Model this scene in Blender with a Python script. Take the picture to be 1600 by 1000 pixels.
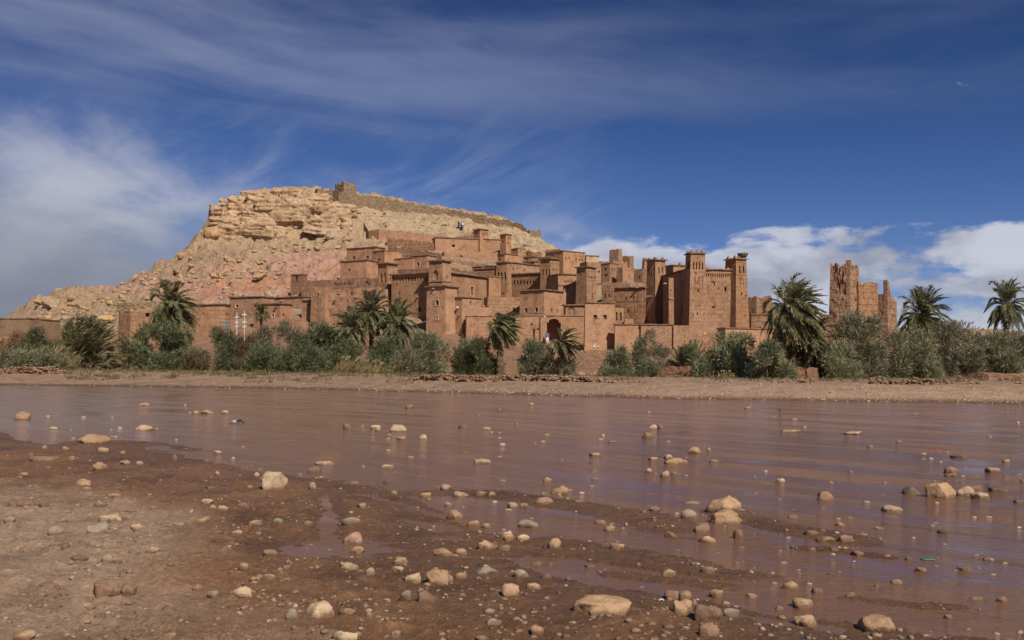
import bpy, bmesh, math, random
import numpy as np
from mathutils import Vector

# ------------------------------------------------------------------ camera, sky, sun, exposure
for o in list(bpy.data.objects):
    bpy.data.objects.remove(o, do_unlink=True)
scene = bpy.context.scene
COL = scene.collection
F, CX, HY, CH = 1500.0, 800.0, 565.0, 1.7       # focal length and horizon in photo pixels, eye height in m
SUN_A, SUN_E = 28.0, 43.0                       # sun to the right behind the camera, elevation

cam_d = bpy.data.cameras.new('camera')
cam = bpy.data.objects.new('camera', cam_d)
COL.objects.link(cam)
cam.location = (0, 0, CH)
cam.rotation_euler = (math.radians(90), 0, 0)
cam_d.sensor_width = 36.0
cam_d.lens = 36.0 * F / 1600.0
cam_d.shift_y = (HY - 500.0) / 1600.0
cam_d.clip_start = 0.1
cam_d.clip_end = 12000.0
scene.camera = cam
scene.render.resolution_x = 1024
scene.render.resolution_y = 640
scene.view_settings.view_transform = 'Standard'
scene.view_settings.look = 'None'
scene.view_settings.gamma = 1.0
scene.view_settings.use_curve_mapping = False
scene.view_settings.exposure = 0.0


class G:
    """tiny node-graph helper"""
    def __init__(s, nt):
        s.nt = nt
    def n(s, t, **k):
        nd = s.nt.nodes.new(t)
        for a, b in k.items():
            setattr(nd, a, b)
        return nd
    def put(s, sock, v):
        if hasattr(v, 'is_output') or isinstance(v, bpy.types.NodeSocket):
            s.nt.links.new(v, sock)
        elif isinstance(v, (tuple, list)) and len(v) == 3 and sock.type == 'RGBA':
            sock.default_value = (*v, 1)
        else:
            sock.default_value = v
    def m(s, op, a, b=0.0, c=None, clamp=False):
        nd = s.n('ShaderNodeMath', operation=op, use_clamp=clamp)
        s.put(nd.inputs[0], a)
        s.put(nd.inputs[1], b)
        if c is not None:
            s.put(nd.inputs[2], c)
        return nd.outputs[0]
    def v(s, op, a, b=(0, 0, 0)):
        nd = s.n('ShaderNodeVectorMath', operation=op)
        s.put(nd.inputs[0], a)
        s.put(nd.inputs[1], b)
        return nd.outputs[0]
    def ss(s, x, lo, hi, o0=0.0, o1=1.0):
        nd = s.n('ShaderNodeMapRange', interpolation_type='SMOOTHSTEP')
        s.put(nd.inputs[0], x)
        s.put(nd.inputs[1], lo); s.put(nd.inputs[2], hi)
        s.put(nd.inputs[3], o0); s.put(nd.inputs[4], o1)
        return nd.outputs[0]
    def mix(s, f, a, b, blend='MIX'):
        nd = s.n('ShaderNodeMix', data_type='RGBA', blend_type=blend)
        s.put(nd.inputs[0], f); s.put(nd.inputs[6], a); s.put(nd.inputs[7], b)
        return nd.outputs[2]
    def noise(s, vec, scale, detail=4, rough=0.55, dist=0.0):
        nd = s.n('ShaderNodeTexNoise')
        if vec is not None:
            s.put(nd.inputs['Vector'], vec)
        nd.inputs['Scale'].default_value = scale
        nd.inputs['Detail'].default_value = detail
        nd.inputs['Roughness'].default_value = rough
        nd.inputs['Distortion'].default_value = dist
        return nd.outputs[0]
    def xyz(s, x, y, z):
        nd = s.n('ShaderNodeCombineXYZ')
        s.put(nd.inputs[0], x); s.put(nd.inputs[1], y); s.put(nd.inputs[2], z)
        return nd.outputs[0]
    def sep(s, v):
        nd = s.n('ShaderNodeSeparateXYZ')
        s.put(nd.inputs[0], v)
        return nd.outputs


def build_world():
    w = bpy.data.worlds.new('World')
    scene.world = w
    w.use_nodes = True
    nt = w.node_tree
    nt.nodes.clear()
    g = G(nt)
    out = g.n('ShaderNodeOutputWorld')
    bg = g.n('ShaderNodeBackground')
    bg.inputs['Strength'].default_value = 0.068
    nt.links.new(bg.outputs[0], out.inputs[0])
    sky = g.n('ShaderNodeTexSky', sky_type='NISHITA', sun_disc=False)
    sky.sun_elevation = math.radians(SUN_E)
    sky.sun_rotation = math.radians(180.0 - SUN_A)
    sky.altitude = 3000
    sky.air_density = 1.0
    sky.dust_density = 0.2
    sky.ozone_density = 3.0
    tc = g.n('ShaderNodeTexCoord')
    d = g.v('NORMALIZE', tc.outputs['Generated'])
    X, Y, Z = g.sep(d)
    az = g.m('ARCTAN2', X, Y)                    # 0 = view direction, + right
    el = g.m('ARCSINE', Z)
    # deep polarised blue: the clear sky, more saturated and darker away from the horizon
    hs = g.n('ShaderNodeHueSaturation')
    g.put(hs.inputs['Color'], sky.outputs[0])
    hs.inputs['Saturation'].default_value = 1.18
    hs.inputs['Value'].default_value = 1.0
    deep = g.mix(1.0, hs.outputs[0], (SKYMUL[0], SKYMUL[1], SKYMUL[2]), 'MULTIPLY')
    deep = g.mix(g.ss(el, 0.04, 0.40, 0.0, 1.0), deep,
                 g.mix(1.0, deep, (0.62, 0.66, 0.70), 'MULTIPLY'))
    # cirrus sheets: long streaks, slightly tilted
    tl = g.m('ADD', el, g.m('MULTIPLY', az, 0.10))
    warp = g.noise(g.xyz(g.m('MULTIPLY', az, 2.0), g.m('MULTIPLY', el, 3.0), 3.3), 1.0, 3, 0.5)
    c1 = g.noise(g.xyz(g.m('MULTIPLY', az, 1.15), g.m('ADD', g.m('MULTIPLY', tl, 10.0), g.m('MULTIPLY', warp, 0.9)), 6.2), 1.0, 5, 0.55, 0.15)
    c1b = g.noise(g.xyz(g.m('MULTIPLY', az, 5.0), g.m('MULTIPLY', tl, 15.0), 2.9), 1.0, 6, 0.6, 0.3)
    c1 = g.ss(g.m('ADD', g.m('MULTIPLY', c1, 0.75), g.m('MULTIPLY', c1b, 0.25)), 0.40, 0.70)
    hi = g.ss(el, 0.17, 0.30)
    cir = g.m('MULTIPLY', c1, g.m('ADD', 0.04, g.m('MULTIPLY', hi, 0.40)))
    cir = g.m('MULTIPLY', cir, g.ss(az, -0.5, 0.35, 1.0, 0.36))
    # feathery wisps rising above the hill
    tw = g.m('SUBTRACT', el, g.m('MULTIPLY', az, 0.38))
    w1 = g.noise(g.xyz(g.m('MULTIPLY', az, 6.0), g.m('MULTIPLY', tw, 17.0), 9.1), 1.0, 8, 0.63, 0.8)
    wis = g.m('MULTIPLY', g.ss(w1, 0.38, 0.85), g.m('MULTIPLY', g.ss(el, 0.30, 0.16), g.ss(az, 0.16, -0.08)))
    wis = g.m('MULTIPLY', wis, 0.42)
    # low grey-white bank, thick on the left, sinking to the right
    bk = g.noise(g.xyz(g.m('MULTIPLY', az, 5.0), g.m('MULTIPLY', el, 9.0), 4.4), 1.0, 7, 0.58, 0.3)
    lim = g.m('ADD', g.ss(az, -0.55, 0.02, 0.190, 0.085), g.m('MULTIPLY', g.m('SUBTRACT', bk, 0.5), 0.26))
    bank = g.ss(g.m('SUBTRACT', lim, el), -0.065, 0.075)
    bank = g.m('MULTIPLY', bank, g.ss(az, 0.02, 0.16, 1.0, 0.0))
    # cumulus puffs near the horizon towards the right
    pv = g.xyz(g.m('MULTIPLY', az, 11.0), g.m('MULTIPLY', el, 24.0), PSEED)
    pn = g.noise(pv, 1.0, 8, 0.56, 0.2)
    thr = g.ss(el, 0.06, 0.18, 0.355, 0.69)
    def heap(a0, w, e0):
        q = g.m('DIVIDE', g.m('SUBTRACT', az, a0), w)
        s_ = g.m('EXPONENT', g.m('MULTIPLY', g.m('MULTIPLY', q, q), -1.0))
        return g.m('MULTIPLY', s_, g.ss(el, e0 + 0.03, e0 - 0.05))
    hp = g.m('ADD', heap(0.095, 0.085, 0.150), g.m('MULTIPLY', heap(0.245, 0.06, 0.150), 0.75))
    hp = g.m('ADD', hp, g.m('MULTIPLY', heap(0.47, 0.06, 0.135), 0.4))
    thr = g.m('SUBTRACT', thr, g.m('MULTIPLY', hp, 0.21))
    puff = g.ss(g.m('SUBTRACT', pn, thr), 0.0, 0.13)
    puff = g.m('MULTIPLY', puff, g.ss(az, -0.06, 0.02))
    # cloud shading: lighter tops, greyer thick parts
    sh = g.noise(g.xyz(g.m('MULTIPLY', az, 7.0), g.m('MULTIPLY', g.m('ADD', el, 0.02), 15.0), PSEED), 1.0, 6, 0.55, 0.2)
    grey = g.mix(g.ss(sh, 0.36, 0.62), (CLG[0], CLG[1], CLG[2]), (CLW[0], CLW[1], CLW[2]))
    lowl = g.m('MULTIPLY', g.ss(el, 0.17, 0.03), g.ss(az, -0.12, -0.45))
    bankc = g.mix(g.m('MULTIPLY', lowl, 0.75), g.mix(g.ss(bk, 0.30, 0.70), (CLG[0] * .85, CLG[1] * .85, CLG[2] * .82), (CLW[0] * .80, CLW[1] * .80, CLW[2] * .82)),
                  (CLD[0], CLD[1], CLD[2]))
    c = g.mix(cir, deep, (CLW[0] * .78, CLW[1] * .82, CLW[2] * .92))
    c = g.mix(wis, c, (CLW[0] * .85, CLW[1] * .88, CLW[2] * .95))
    c = g.mix(g.m('MULTIPLY', puff, 0.93), c, grey)
    c = g.mix(g.m('MULTIPLY', bank, 0.93), c, bankc)
    nt.links.new(c, bg.inputs['Color'])


SKYMUL = (0.84, 0.775, 1.0)
CLW = (8.6, 8.9, 10.2)
CLG = (4.6, 4.9, 6.0)
CLD = (2.2, 2.4, 3.0)
PSEED = 2.6
build_world()

sun_d = bpy.data.lights.new('sun', 'SUN')
sun_d.energy = 5.0
sun_d.angle = math.radians(0.55)
sun_d.color = (1.0, 0.93, 0.82)
sun = bpy.data.objects.new('sun', sun_d)
COL.objects.link(sun)
_a, _e = math.radians(SUN_A), math.radians(SUN_E)
SUNV = Vector((-math.sin(_a) * math.cos(_e), math.cos(_a) * math.cos(_e), -math.sin(_e)))
sun.rotation_euler = SUNV.to_track_quat('-Z', 'Y').to_euler()
sun.location = (40, -60, 80)

# ------------------------------------------------------------------ helpers
rnd = random.Random(7)
RS = np.random.RandomState(11)
_perm = RS.permutation(256)
_perm = np.concatenate([_perm, _perm, _perm])
_gr = RS.normal(size=(256, 3))
_gr /= np.linalg.norm(_gr, axis=1)[:, None]


def pn3(x, y, z):
    x = np.asarray(x, float); y = np.asarray(y, float); z = np.asarray(z, float)
    x, y, z = np.broadcast_arrays(x, y, z)
    xi = np.floor(x).astype(int); yi = np.floor(y).astype(int); zi = np.floor(z).astype(int)
    xf, yf, zf = x - xi, y - yi, z - zi
    f = lambda t: t * t * t * (t * (t * 6 - 15) + 10)
    u, v, w = f(xf), f(yf), f(zf)
    def gd(i, j, k):
        h = _perm[_perm[_perm[(xi + i) & 255] + ((yi + j) & 255)] + ((zi + k) & 255)] & 255
        gv = _gr[h]
        return gv[..., 0] * (xf - i) + gv[..., 1] * (yf - j) + gv[..., 2] * (zf - k)
    L = lambda a, b, t: a + (b - a) * t
    return L(L(L(gd(0, 0, 0), gd(1, 0, 0), u), L(gd(0, 1, 0), gd(1, 1, 0), u), v),
             L(L(gd(0, 0, 1), gd(1, 0, 1), u), L(gd(0, 1, 1), gd(1, 1, 1), u), v), w) * 1.5


def fbm(x, y, z, oct=4, gain=0.5):
    r = 0; a = 1.0; f = 1.0
    for i in range(oct):
        r = r + a * pn3(np.asarray(x) * f + 17.3 * i, np.asarray(y) * f - 5.1 * i, np.asarray(z) * f)
        a *= gain; f *= 2.03
    return r


def sstep(x, a, b):
    t = np.clip((np.asarray(x, float) - a) / (b - a), 0, 1)
    return t * t * (3 - 2 * t)


def PX(px, Y):
    return (px - CX) / F * Y


def PZ(py, Y):
    return CH + (HY - py) / F * Y


def at(px, py, Y):
    return Vector((PX(px, Y), Y, PZ(py, Y)))


def raw_mesh(name, verts, faces):
    me = bpy.data.meshes.new(name)
    if isinstance(verts, np.ndarray) and isinstance(faces, np.ndarray):
        k = faces.shape[1]
        me.vertices.add(len(verts))
        me.vertices.foreach_set('co', verts.astype(np.float32).ravel())
        me.loops.add(faces.size)
        me.loops.foreach_set('vertex_index', faces.astype(np.int32).ravel())
        me.polygons.add(len(faces))
        me.polygons.foreach_set('loop_start', np.arange(0, faces.size, k, dtype=np.int32))
        me.polygons.foreach_set('loop_total', np.full(len(faces), k, dtype=np.int32))
        me.update(calc_edges=True)
        me.validate()
    else:
        me.from_pydata([tuple(v) for v in verts], [], [tuple(f) for f in faces])
        me.update()
    return me


def obj(name, verts, faces, mat, parent=None, smooth=False, loc=None):
    me = raw_mesh(name, verts, faces)
    return obj_me(name, me, mat, parent, smooth, loc)


def obj_me(name, me, mat, parent=None, smooth=False, loc=None):
    if mat is not None and len(me.materials) == 0:
        me.materials.append(mat)
    if smooth:
        me.polygons.foreach_set('use_smooth', np.ones(len(me.polygons), dtype=bool))
    o = bpy.data.objects.new(name, me)
    COL.objects.link(o)
    if parent is not None:
        o.parent = parent
    if loc is not None:
        o.location = loc
    return o


def empty(name, loc):
    o = bpy.data.objects.new(name, None)
    o.empty_display_size = 0.3
    COL.objects.link(o)
    o.location = loc
    return o


def tag(o, label, cat, group=None):
    o['label'] = label
    o['category'] = cat
    if group:
        o['group'] = group
    return o


class MB:
    """collects simple shapes for one mesh"""
    def __init__(s):
        s.v = []; s.f = []
    def quad(s, a, b, c, d):
        n = len(s.v); s.v += [tuple(a), tuple(b), tuple(c), tuple(d)]; s.f.append((n, n + 1, n + 2, n + 3))
    def box(s, c, ax, ay, az):
        """centre and three half-extent vectors"""
        c = Vector(c); n = len(s.v)
        for i in (-1, 1):
            for j in (-1, 1):
                for k in (-1, 1):
                    s.v.append(tuple(c + Vector(ax) * i + Vector(ay) * j + Vector(az) * k))
        for q in ((0, 1, 3, 2), (4, 6, 7, 5), (0, 4, 5, 1), (2, 3, 7, 6), (0, 2, 6, 4), (1, 5, 7, 3)):
            s.f.append(tuple(n + i for i in q))
    def tube(s, pts, rad, k=6):
        pts = [Vector(p) for p in pts]; n0 = len(s.v)
        if not isinstance(rad, (list, tuple)):
            rad = [rad] * len(pts)
        for i, p in enumerate(pts):
            t = (pts[min(i + 1, len(pts) - 1)] - pts[max(i - 1, 0)]).normalized()
            a = t.cross(Vector((0.31, 0.9, 0.2))).normalized(); b = t.cross(a)
            for j in range(k):
                an = 2 * math.pi * j / k
                s.v.append(tuple(p + (a * math.cos(an) + b * math.sin(an)) * rad[i]))
        for i in range(len(pts) - 1):
            for j in range(k):
                a = n0 + i * k + j; b = n0 + i * k + (j + 1) % k
                s.f.append((a, b, b + k, a + k))
        s.f.append(tuple(n0 + j for j in range(k))[::-1])
        s.f.append(tuple(n0 + (len(pts) - 1) * k + j for j in range(k)))
    def lathe(s, prof, c=(0, 0, 0), k=10, sx=1.0, sy=1.0):
        n0 = len(s.v)
        for r, z in prof:
            for j in range(k):
                an = 2 * math.pi * j / k
                s.v.append((c[0] + r * sx * math.cos(an), c[1] + r * sy * math.sin(an), c[2] + z))
        for i in range(len(prof) - 1):
            for j in range(k):
                a = n0 + i * k + j; b = n0 + i * k + (j + 1) % k
                s.f.append((a, b, b + k, a + k))
        s.f.append(tuple(n0 + j for j in range(k))[::-1])
        s.f.append(tuple(n0 + (len(prof) - 1) * k + j for j in range(k)))
    def rel(s, loc):
        l = Vector(loc); s.v = [tuple(Vector(v) - l) for v in s.v]; return s
    def build(s, name, mat, parent=None, smooth=False, loc=None):
        return obj(name, s.v, s.f, mat, parent, smooth, loc)


def new_mat(name):
    m = bpy.data.materials.new(name)
    m.use_nodes = True
    nt = m.node_tree
    bsdf = nt.nodes['Principled BSDF']
    return m, G(nt), bsdf


def earth(name, c1, c2, c3=None, scale=1.0, rough=0.95, bump=0.35, bscale=6.0, streak=0.0, course=0.0, speck=0.0):
    """weathered earth, plaster or stone: two tones, blotches, streaks, courses and relief"""
    m, g, b = new_mat(name)
    tc = g.n('ShaderNodeTexCoord').outputs['Object']
    inf = g.n('ShaderNodeObjectInfo').outputs['Random']
    p = g.v('ADD', tc, g.xyz(g.m('MULTIPLY', inf, 37.0), g.m('MULTIPLY', inf, 11.0), 0.0))
    n1 = g.noise(p, 0.35 * scale, 5, 0.6)
    n2 = g.noise(p, 2.6 * scale, 6, 0.65)
    col = g.mix(g.ss(n1, 0.35, 0.65), c1, c2)
    if c3:
        col = g.mix(g.m('MULTIPLY', g.ss(n2, 0.46, 0.70), 0.9), col, c3)
    x, y, z = g.sep(p)
    if streak:
        s = g.noise(g.xyz(g.m('MULTIPLY', x, 2.2), g.m('MULTIPLY', y, 2.2), g.m('MULTIPLY', z, 0.18)), 1.0, 4, 0.6)
        col = g.mix(g.m('MULTIPLY', g.ss(s, 0.5, 0.75), streak), col, (c1[0] * .55, c1[1] * .52, c1[2] * .5))
    hgt = g.noise(p, bscale, 6, 0.62)
    n3 = g.noise(p, 1.1 * scale, 7, 0.7)
    col = g.mix(g.ss(n3, 0.50, 0.62, 0.0, 0.65), col, (c1[0] * .62, c1[1] * .60, c1[2] * .58))
    col = g.mix(g.ss(n3, 0.46, 0.34, 0.0, 0.6), col, (min(c2[0] * 1.12, .9), c2[1] * 1.14, c2[2] * 1.10))
    pit = g.noise(p, 5.0 * scale, 3, 0.5)
    col = g.mix(g.ss(pit, 0.60, 0.68, 0.0, 0.7), col, (c1[0] * .5, c1[1] * .47, c1[2] * .45))
    hgt = g.m('SUBTRACT', hgt, g.m('MULTIPLY', g.ss(pit, 0.62, 0.72), 0.5))
    hgt = g.m('ADD', hgt, g.m('MULTIPLY', n3, 0.8))
    if course:
        wv = g.n('ShaderNodeTexBrick')
        g.put(wv.inputs['Vector'], g.xyz(g.m('ADD', x, y), z, 0.0))
        wv.inputs['Scale'].default_value = 1.0
        wv.inputs['Mortar Size'].default_value = 0.035
        wv.inputs['Brick Width'].default_value = course * 2.3
        wv.inputs['Row Height'].default_value = course
        wv.inputs['Mortar Smooth'].default_value = 0.6
        f = wv.outputs['Fac']
        col = g.mix(g.m('MULTIPLY', f, g.m('MULTIPLY', g.ss(n1, 0.3, 0.6), 0.6)), col, (c1[0] * .5, c1[1] * .47, c1[2] * .45))
        hgt = g.m('SUBTRACT', hgt, g.m('MULTIPLY', f, 0.35))
    if speck:
        vo = g.n('ShaderNodeTexVoronoi')
        g.put(vo.inputs['Vector'], p)
        vo.inputs['Scale'].default_value = speck
        cr = g.n('ShaderNodeSeparateColor')
        g.put(cr.inputs[0], vo.outputs['Color'])
        col = g.mix(g.m('MULTIPLY', cr.outputs[0], 0.55), col, (c2[0] * 1.25, c2[1] * 1.3, c2[2] * 1.4))
        ed = g.ss(vo.outputs['Distance'], 0.25, 0.7)
        col = g.mix(g.m('MULTIPLY', ed, 0.34), col, (c1[0] * .45, c1[1] * .42, c1[2] * .4))
        hgt = g.m('SUBTRACT', hgt, g.m('MULTIPLY', ed, 0.6))
    vary = g.n('ShaderNodeHueSaturation')
    g.put(vary.inputs['Color'], col)
    g.put(vary.inputs['Value'], g.m('ADD', 0.86, g.m('MULTIPLY', inf, 0.2)))
    g.put(vary.inputs['Saturation'], g.m('ADD', 0.95, g.m('MULTIPLY', g.m('FRACT', g.m('MULTIPLY', inf, 7.3)), 0.08)))
    g.put(b.inputs['Base Color'], vary.outputs[0])
    b.inputs['Roughness'].default_value = rough
    b.inputs['Specular IOR Level'].default_value = 0.2
    bm_ = g.n('ShaderNodeBump')
    bm_.inputs['Strength'].default_value = bump
    bm_.inputs['Distance'].default_value = 0.25
    g.put(bm_.inputs['Height'], hgt)
    g.put(b.inputs['Normal'], bm_.outputs[0])
    return m


def plain(name, c, rough=0.8, metal=0.0, spec=0.3):
    m, g, b = new_mat(name)
    tc = g.n('ShaderNodeTexCoord').outputs['Object']
    n = g.noise(tc, 9.0, 4, 0.6)
    g.put(b.inputs['Base Color'], g.mix(g.ss(n, 0.3, 0.7), tuple(x * 0.8 for x in c), tuple(min(1, x * 1.12) for x in c)))
    b.inputs['Roughness'].default_value = rough
    b.inputs['Metallic'].default_value = metal
    b.inputs['Specular IOR Level'].default_value = spec
    return m


def foliage(name, dark, light, rough=0.6):
    m, g, b = new_mat(name)
    geo = g.n('ShaderNodeNewGeometry')
    inf = g.n('ShaderNodeObjectInfo').outputs['Random']
    r = geo.outputs['Random Per Island']
    col = g.mix(r, dark, light)
    big = g.noise(geo.outputs['Position'], 0.9, 3, 0.5)
    col = g.mix(g.m('MULTIPLY', g.ss(big, 0.40, 0.68), 0.5), col, tuple(x * 1.5 for x in light))
    hv = g.n('ShaderNodeHueSaturation')
    g.put(hv.inputs['Color'], col)
    g.put(hv.inputs['Hue'], g.m('ADD', 0.485, g.m('MULTIPLY', inf, 0.03)))
    g.put(hv.inputs['Value'], g.m('ADD', 0.88, g.m('MULTIPLY', inf, 0.26)))
    g.put(b.inputs['Base Color'], hv.outputs[0])
    b.inputs['Roughness'].default_value = rough
    b.inputs['Specular IOR Level'].default_value = 0.25
    tr = g.n('ShaderNodeBsdfTranslucent')
    g.put(tr.inputs['Color'], hv.outputs[0])
    mx = g.n('ShaderNodeMixShader')
    mx.inputs[0].default_value = 0.28
    out = g.nt.nodes['Material Output']
    g.nt.links.new(b.outputs[0], mx.inputs[1])
    g.nt.links.new(tr.outputs[0], mx.inputs[2])
    g.nt.links.new(mx.outputs[0], out.inputs['Surface'])
    return m


M = {}
M['wall'] = earth('mud_plaster', (0.345, 0.188, 0.104), (0.405, 0.228, 0.130), (0.29, 0.155, 0.085), 0.9, bump=0.35, bscale=4.0, streak=0.25)
M['wall_pink'] = earth('pink_plaster', (0.375, 0.196, 0.112), (0.43, 0.232, 0.136), (0.33, 0.17, 0.098), 0.7, bump=0.25, bscale=4.0, streak=0.18)
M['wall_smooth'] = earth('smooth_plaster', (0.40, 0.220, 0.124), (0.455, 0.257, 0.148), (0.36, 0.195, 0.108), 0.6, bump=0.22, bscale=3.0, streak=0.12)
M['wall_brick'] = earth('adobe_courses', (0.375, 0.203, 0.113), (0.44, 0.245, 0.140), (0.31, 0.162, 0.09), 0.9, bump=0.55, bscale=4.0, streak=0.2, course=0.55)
M['wall_dark'] = earth('weathered_and_shaded_pise', (0.28, 0.150, 0.088), (0.35, 0.195, 0.115), (0.24, 0.125, 0.072), 1.0, bump=0.8, bscale=3.0, streak=0.35, course=0.8)  # also clads walls in shade, with that shade put into the colour
M['wall_rubble'] = earth('rubble_masonry', (0.37, 0.20, 0.120), (0.43, 0.25, 0.152), None, 1.0, bump=0.45, bscale=5.0, speck=5.5)
M['stone_wall'] = earth('dry_stone', (0.26, 0.170, 0.098), (0.33, 0.225, 0.132), None, 0.7, bump=0.9, bscale=4.0, speck=1.6)
M['shed'] = earth('brown_render', (0.25, 0.155, 0.095), (0.29, 0.185, 0.115), None, 0.5, bump=0.1)
M['wall_ruin'] = earth('eroded_pise', (0.34, 0.186, 0.104), (0.40, 0.225, 0.128), (0.26, 0.14, 0.078), 1.0, bump=0.9, bscale=3.0, streak=0.3, course=0.8)
M['coping'] = earth('shadow_toned_reed_mud_coping', (0.20, 0.115, 0.065), (0.29, 0.175, 0.10), (0.13, 0.07, 0.04), 1.5, bump=0.6, bscale=8.0)  # darkened so the colour carries the shadow line below the overhang
M['dark'] = plain('painted_interior_dark', (0.018, 0.012, 0.009), 0.9)  # near-black panel colour stands for the unlit interior
M['shutter'] = plain('weathered_shutter', (0.16, 0.095, 0.062), 0.8)
M['surround'] = earth('pale_surround', (0.50, 0.33, 0.21), (0.56, 0.38, 0.25), None, 1.0, bump=0.2)
M['wood'] = earth('old_timber', (0.10, 0.06, 0.04), (0.16, 0.10, 0.065), None, 3.0, bump=0.4, bscale=12)
M['white'] = plain('white_paint', (0.60, 0.57, 0.52), 0.7)
M['yellow'] = plain('ochre_paint', (0.62, 0.36, 0.10), 0.8)
M['blue'] = plain('blue_paint', (0.05, 0.20, 0.36), 0.6)
M['metal'] = plain('grey_metal', (0.45, 0.45, 0.44), 0.5, 0.3)

# ------------------------------------------------------------------ terrain: river bed, banks and hill in one sheet
KN = {   # photo column -> (distance, photo row) of the ground along that direction
 -1200: [(92, 570), (130, 560), (200, 545), (300, 540), (500, 545)],
 0: [(80, 584), (81.5, 577), (95, 575), (118, 552), (140, 536), (180, 518), (195, 511), (215, 512), (260, 522), (400, 540)],
 60: [(79, 585), (80.5, 578), (95, 575), (118, 552), (140, 530), (175, 492), (190, 476), (198, 472), (215, 475), (300, 503), (450, 545)],
 100: [(78, 585), (79.5, 579), (95, 576), (118, 552), (140, 528), (170, 494), (190, 467), (200, 459), (215, 461), (300, 490), (450, 540)],
 180: [(76, 587), (78, 581), (95, 577), (120, 548), (140, 522), (170, 492), (195, 467), (205, 458), (225, 460), (300, 480), (450, 535)],
 235: [(74, 588), (76, 583), (95, 577), (122, 545), (145, 512), (175, 480), (200, 453), (220, 431), (232, 427), (260, 440), (350, 490), (450, 540)],
 290: [(73, 589), (76, 584), (95, 578), (123, 545), (145, 508), (170, 475), (200, 440), (225, 410), (236, 398), (255, 397), (300, 430), (430, 520)],
 318: [(72, 590), (75, 585), (95, 578), (124, 542), (145, 502), (170, 470), (205, 425), (232, 390), (239, 380), (241, 360), (248, 357), (270, 362), (330, 400), (430, 490)],
 360: [(71, 590), (74, 586), (94, 578), (125, 540), (145, 495), (170, 462), (205, 415), (235, 382), (241, 374), (244, 333), (252, 321), (275, 320), (330, 350), (450, 470)],
 400: [(70, 591), (73, 587), (93, 578), (125, 535), (145, 485), (165, 460), (200, 420), (235, 383), (242, 372), (247, 320), (258, 308), (280, 304), (320, 308), (400, 380), (500, 480)],
 470: [(67, 593), (70, 588), (92, 579), (125, 530), (145, 480), (165, 455), (200, 415), (232, 386), (243, 374), (248, 338), (262, 308), (285, 299), (320, 300), (420, 380), (500, 470)],
 530: [(65, 594), (68, 589), (90, 581), (125, 535), (145, 490), (165, 450), (200, 410), (230, 386), (245, 363), (252, 346), (268, 334), (286, 325), (294, 321), (299, 303), (330, 303), (430, 390), (520, 480)],
 600: [(62, 595), (63, 590), (89, 583), (125, 540), (140, 512), (165, 450), (185, 420), (210, 395), (235, 372), (255, 358), (280, 344), (295, 335), (300, 331), (305, 312), (340, 309), (430, 390), (520, 480)],
 700: [(58, 597), (59, 592), (87, 585), (116, 578), (124, 545), (140, 505), (165, 455), (190, 425), (220, 395), (245, 373), (270, 359), (296, 349), (305, 345), (310, 331), (340, 330), (430, 400), (520, 490)],
 800: [(55, 599), (56, 594), (85, 586), (112, 582), (125, 550), (135, 540), (150, 495), (175, 452), (200, 427), (225, 402), (255, 382), (285, 369), (299, 362), (305, 351), (330, 350), (430, 420), (520, 500)],
 845: [(54, 600), (55, 595), (84, 587), (110, 582), (125, 548), (134, 538), (150, 495), (175, 455), (200, 432), (230, 403), (260, 388), (288, 380), (300, 378), (330, 384), (430, 450), (520, 520)],
 880: [(53, 600), (54, 596), (84, 587), (110, 581), (124, 550), (134, 538), (150, 495), (175, 458), (200, 435), (235, 410), (270, 404), (300, 406), (330, 416), (430, 490), (520, 530)],
 950: [(52, 600), (53, 597), (84, 588), (108, 581), (124, 556), (138, 525), (160, 485), (185, 445), (210, 430), (240, 428), (300, 455), (400, 510), (520, 545)],
 1050: [(50, 599), (53, 597), (84, 588), (106, 580), (122, 548), (140, 528), (160, 508), (185, 475), (210, 458), (240, 462), (300, 495), (400, 525)],
 1130: [(49, 599), (53, 597), (80, 590), (104, 579), (120, 553), (140, 532), (170, 512), (210, 495), (240, 500), (300, 515), (400, 535)],
 1250: [(48, 600), (52, 598), (74, 591), (96, 582), (116, 552), (135, 532), (170, 518), (220, 513), (300, 522), (400, 535)],
 1350: [(47, 602), (52, 600), (74, 591), (96, 582), (116, 545), (130, 528), (170, 520), (220, 517), (300, 522), (400, 535)],
 1500: [(46, 604), (51, 601), (74, 590), (100, 578), (130, 556), (170, 532), (220, 517), (240, 516), (300, 525), (500, 545)],
 1600: [(45, 605), (50, 601), (74, 590), (100, 577), (130, 560), (170, 540), (230, 521), (300, 525), (500, 545)],
 2800: [(42, 610), (48, 603), (80, 585), (100, 575), (150, 562), (250, 545), (500, 548)],
}
WL = ([-1200, 0, 400, 800, 1060, 1600, 2800], [80, 69, 60.7, 49, 43.2, 38, 34])   # far water line

pxs = np.concatenate([np.arange(-1200, -40, 22.0), np.arange(-40, 1640, 2.6), np.arange(1640, 2801, 22.0)])
pyr = np.arange(1230, 642, -1.9)
Ynear = 2550.0 / (pyr - HY)
Ys = np.concatenate([[2.2, 2.8, 3.3], Ynear, np.arange(34, 82, 0.55), np.arange(82, 130, 1.0),
                     np.arange(130, 320, 0.85), np.arange(320, 520, 5.0), np.geomspace(520, 6000, 18)])
Ys = np.unique(Ys)
kx = sorted(KN)
prof = []
for k in kx:
    yw = np.interp(k, *WL)
    pts = [(0, -0.25), (yw - 5, -0.25), (yw, 0.0)] + [(a, PZ(b, a)) for a, b in KN[k]] + [(1200, 6.0), (6000, 12.0)]
    prof.append(np.interp(Ys, [p[0] for p in pts], [p[1] for p in pts]))
prof = np.array(prof)                              # (columns, rows)
Z0 = np.empty((len(pxs), len(Ys)))
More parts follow.
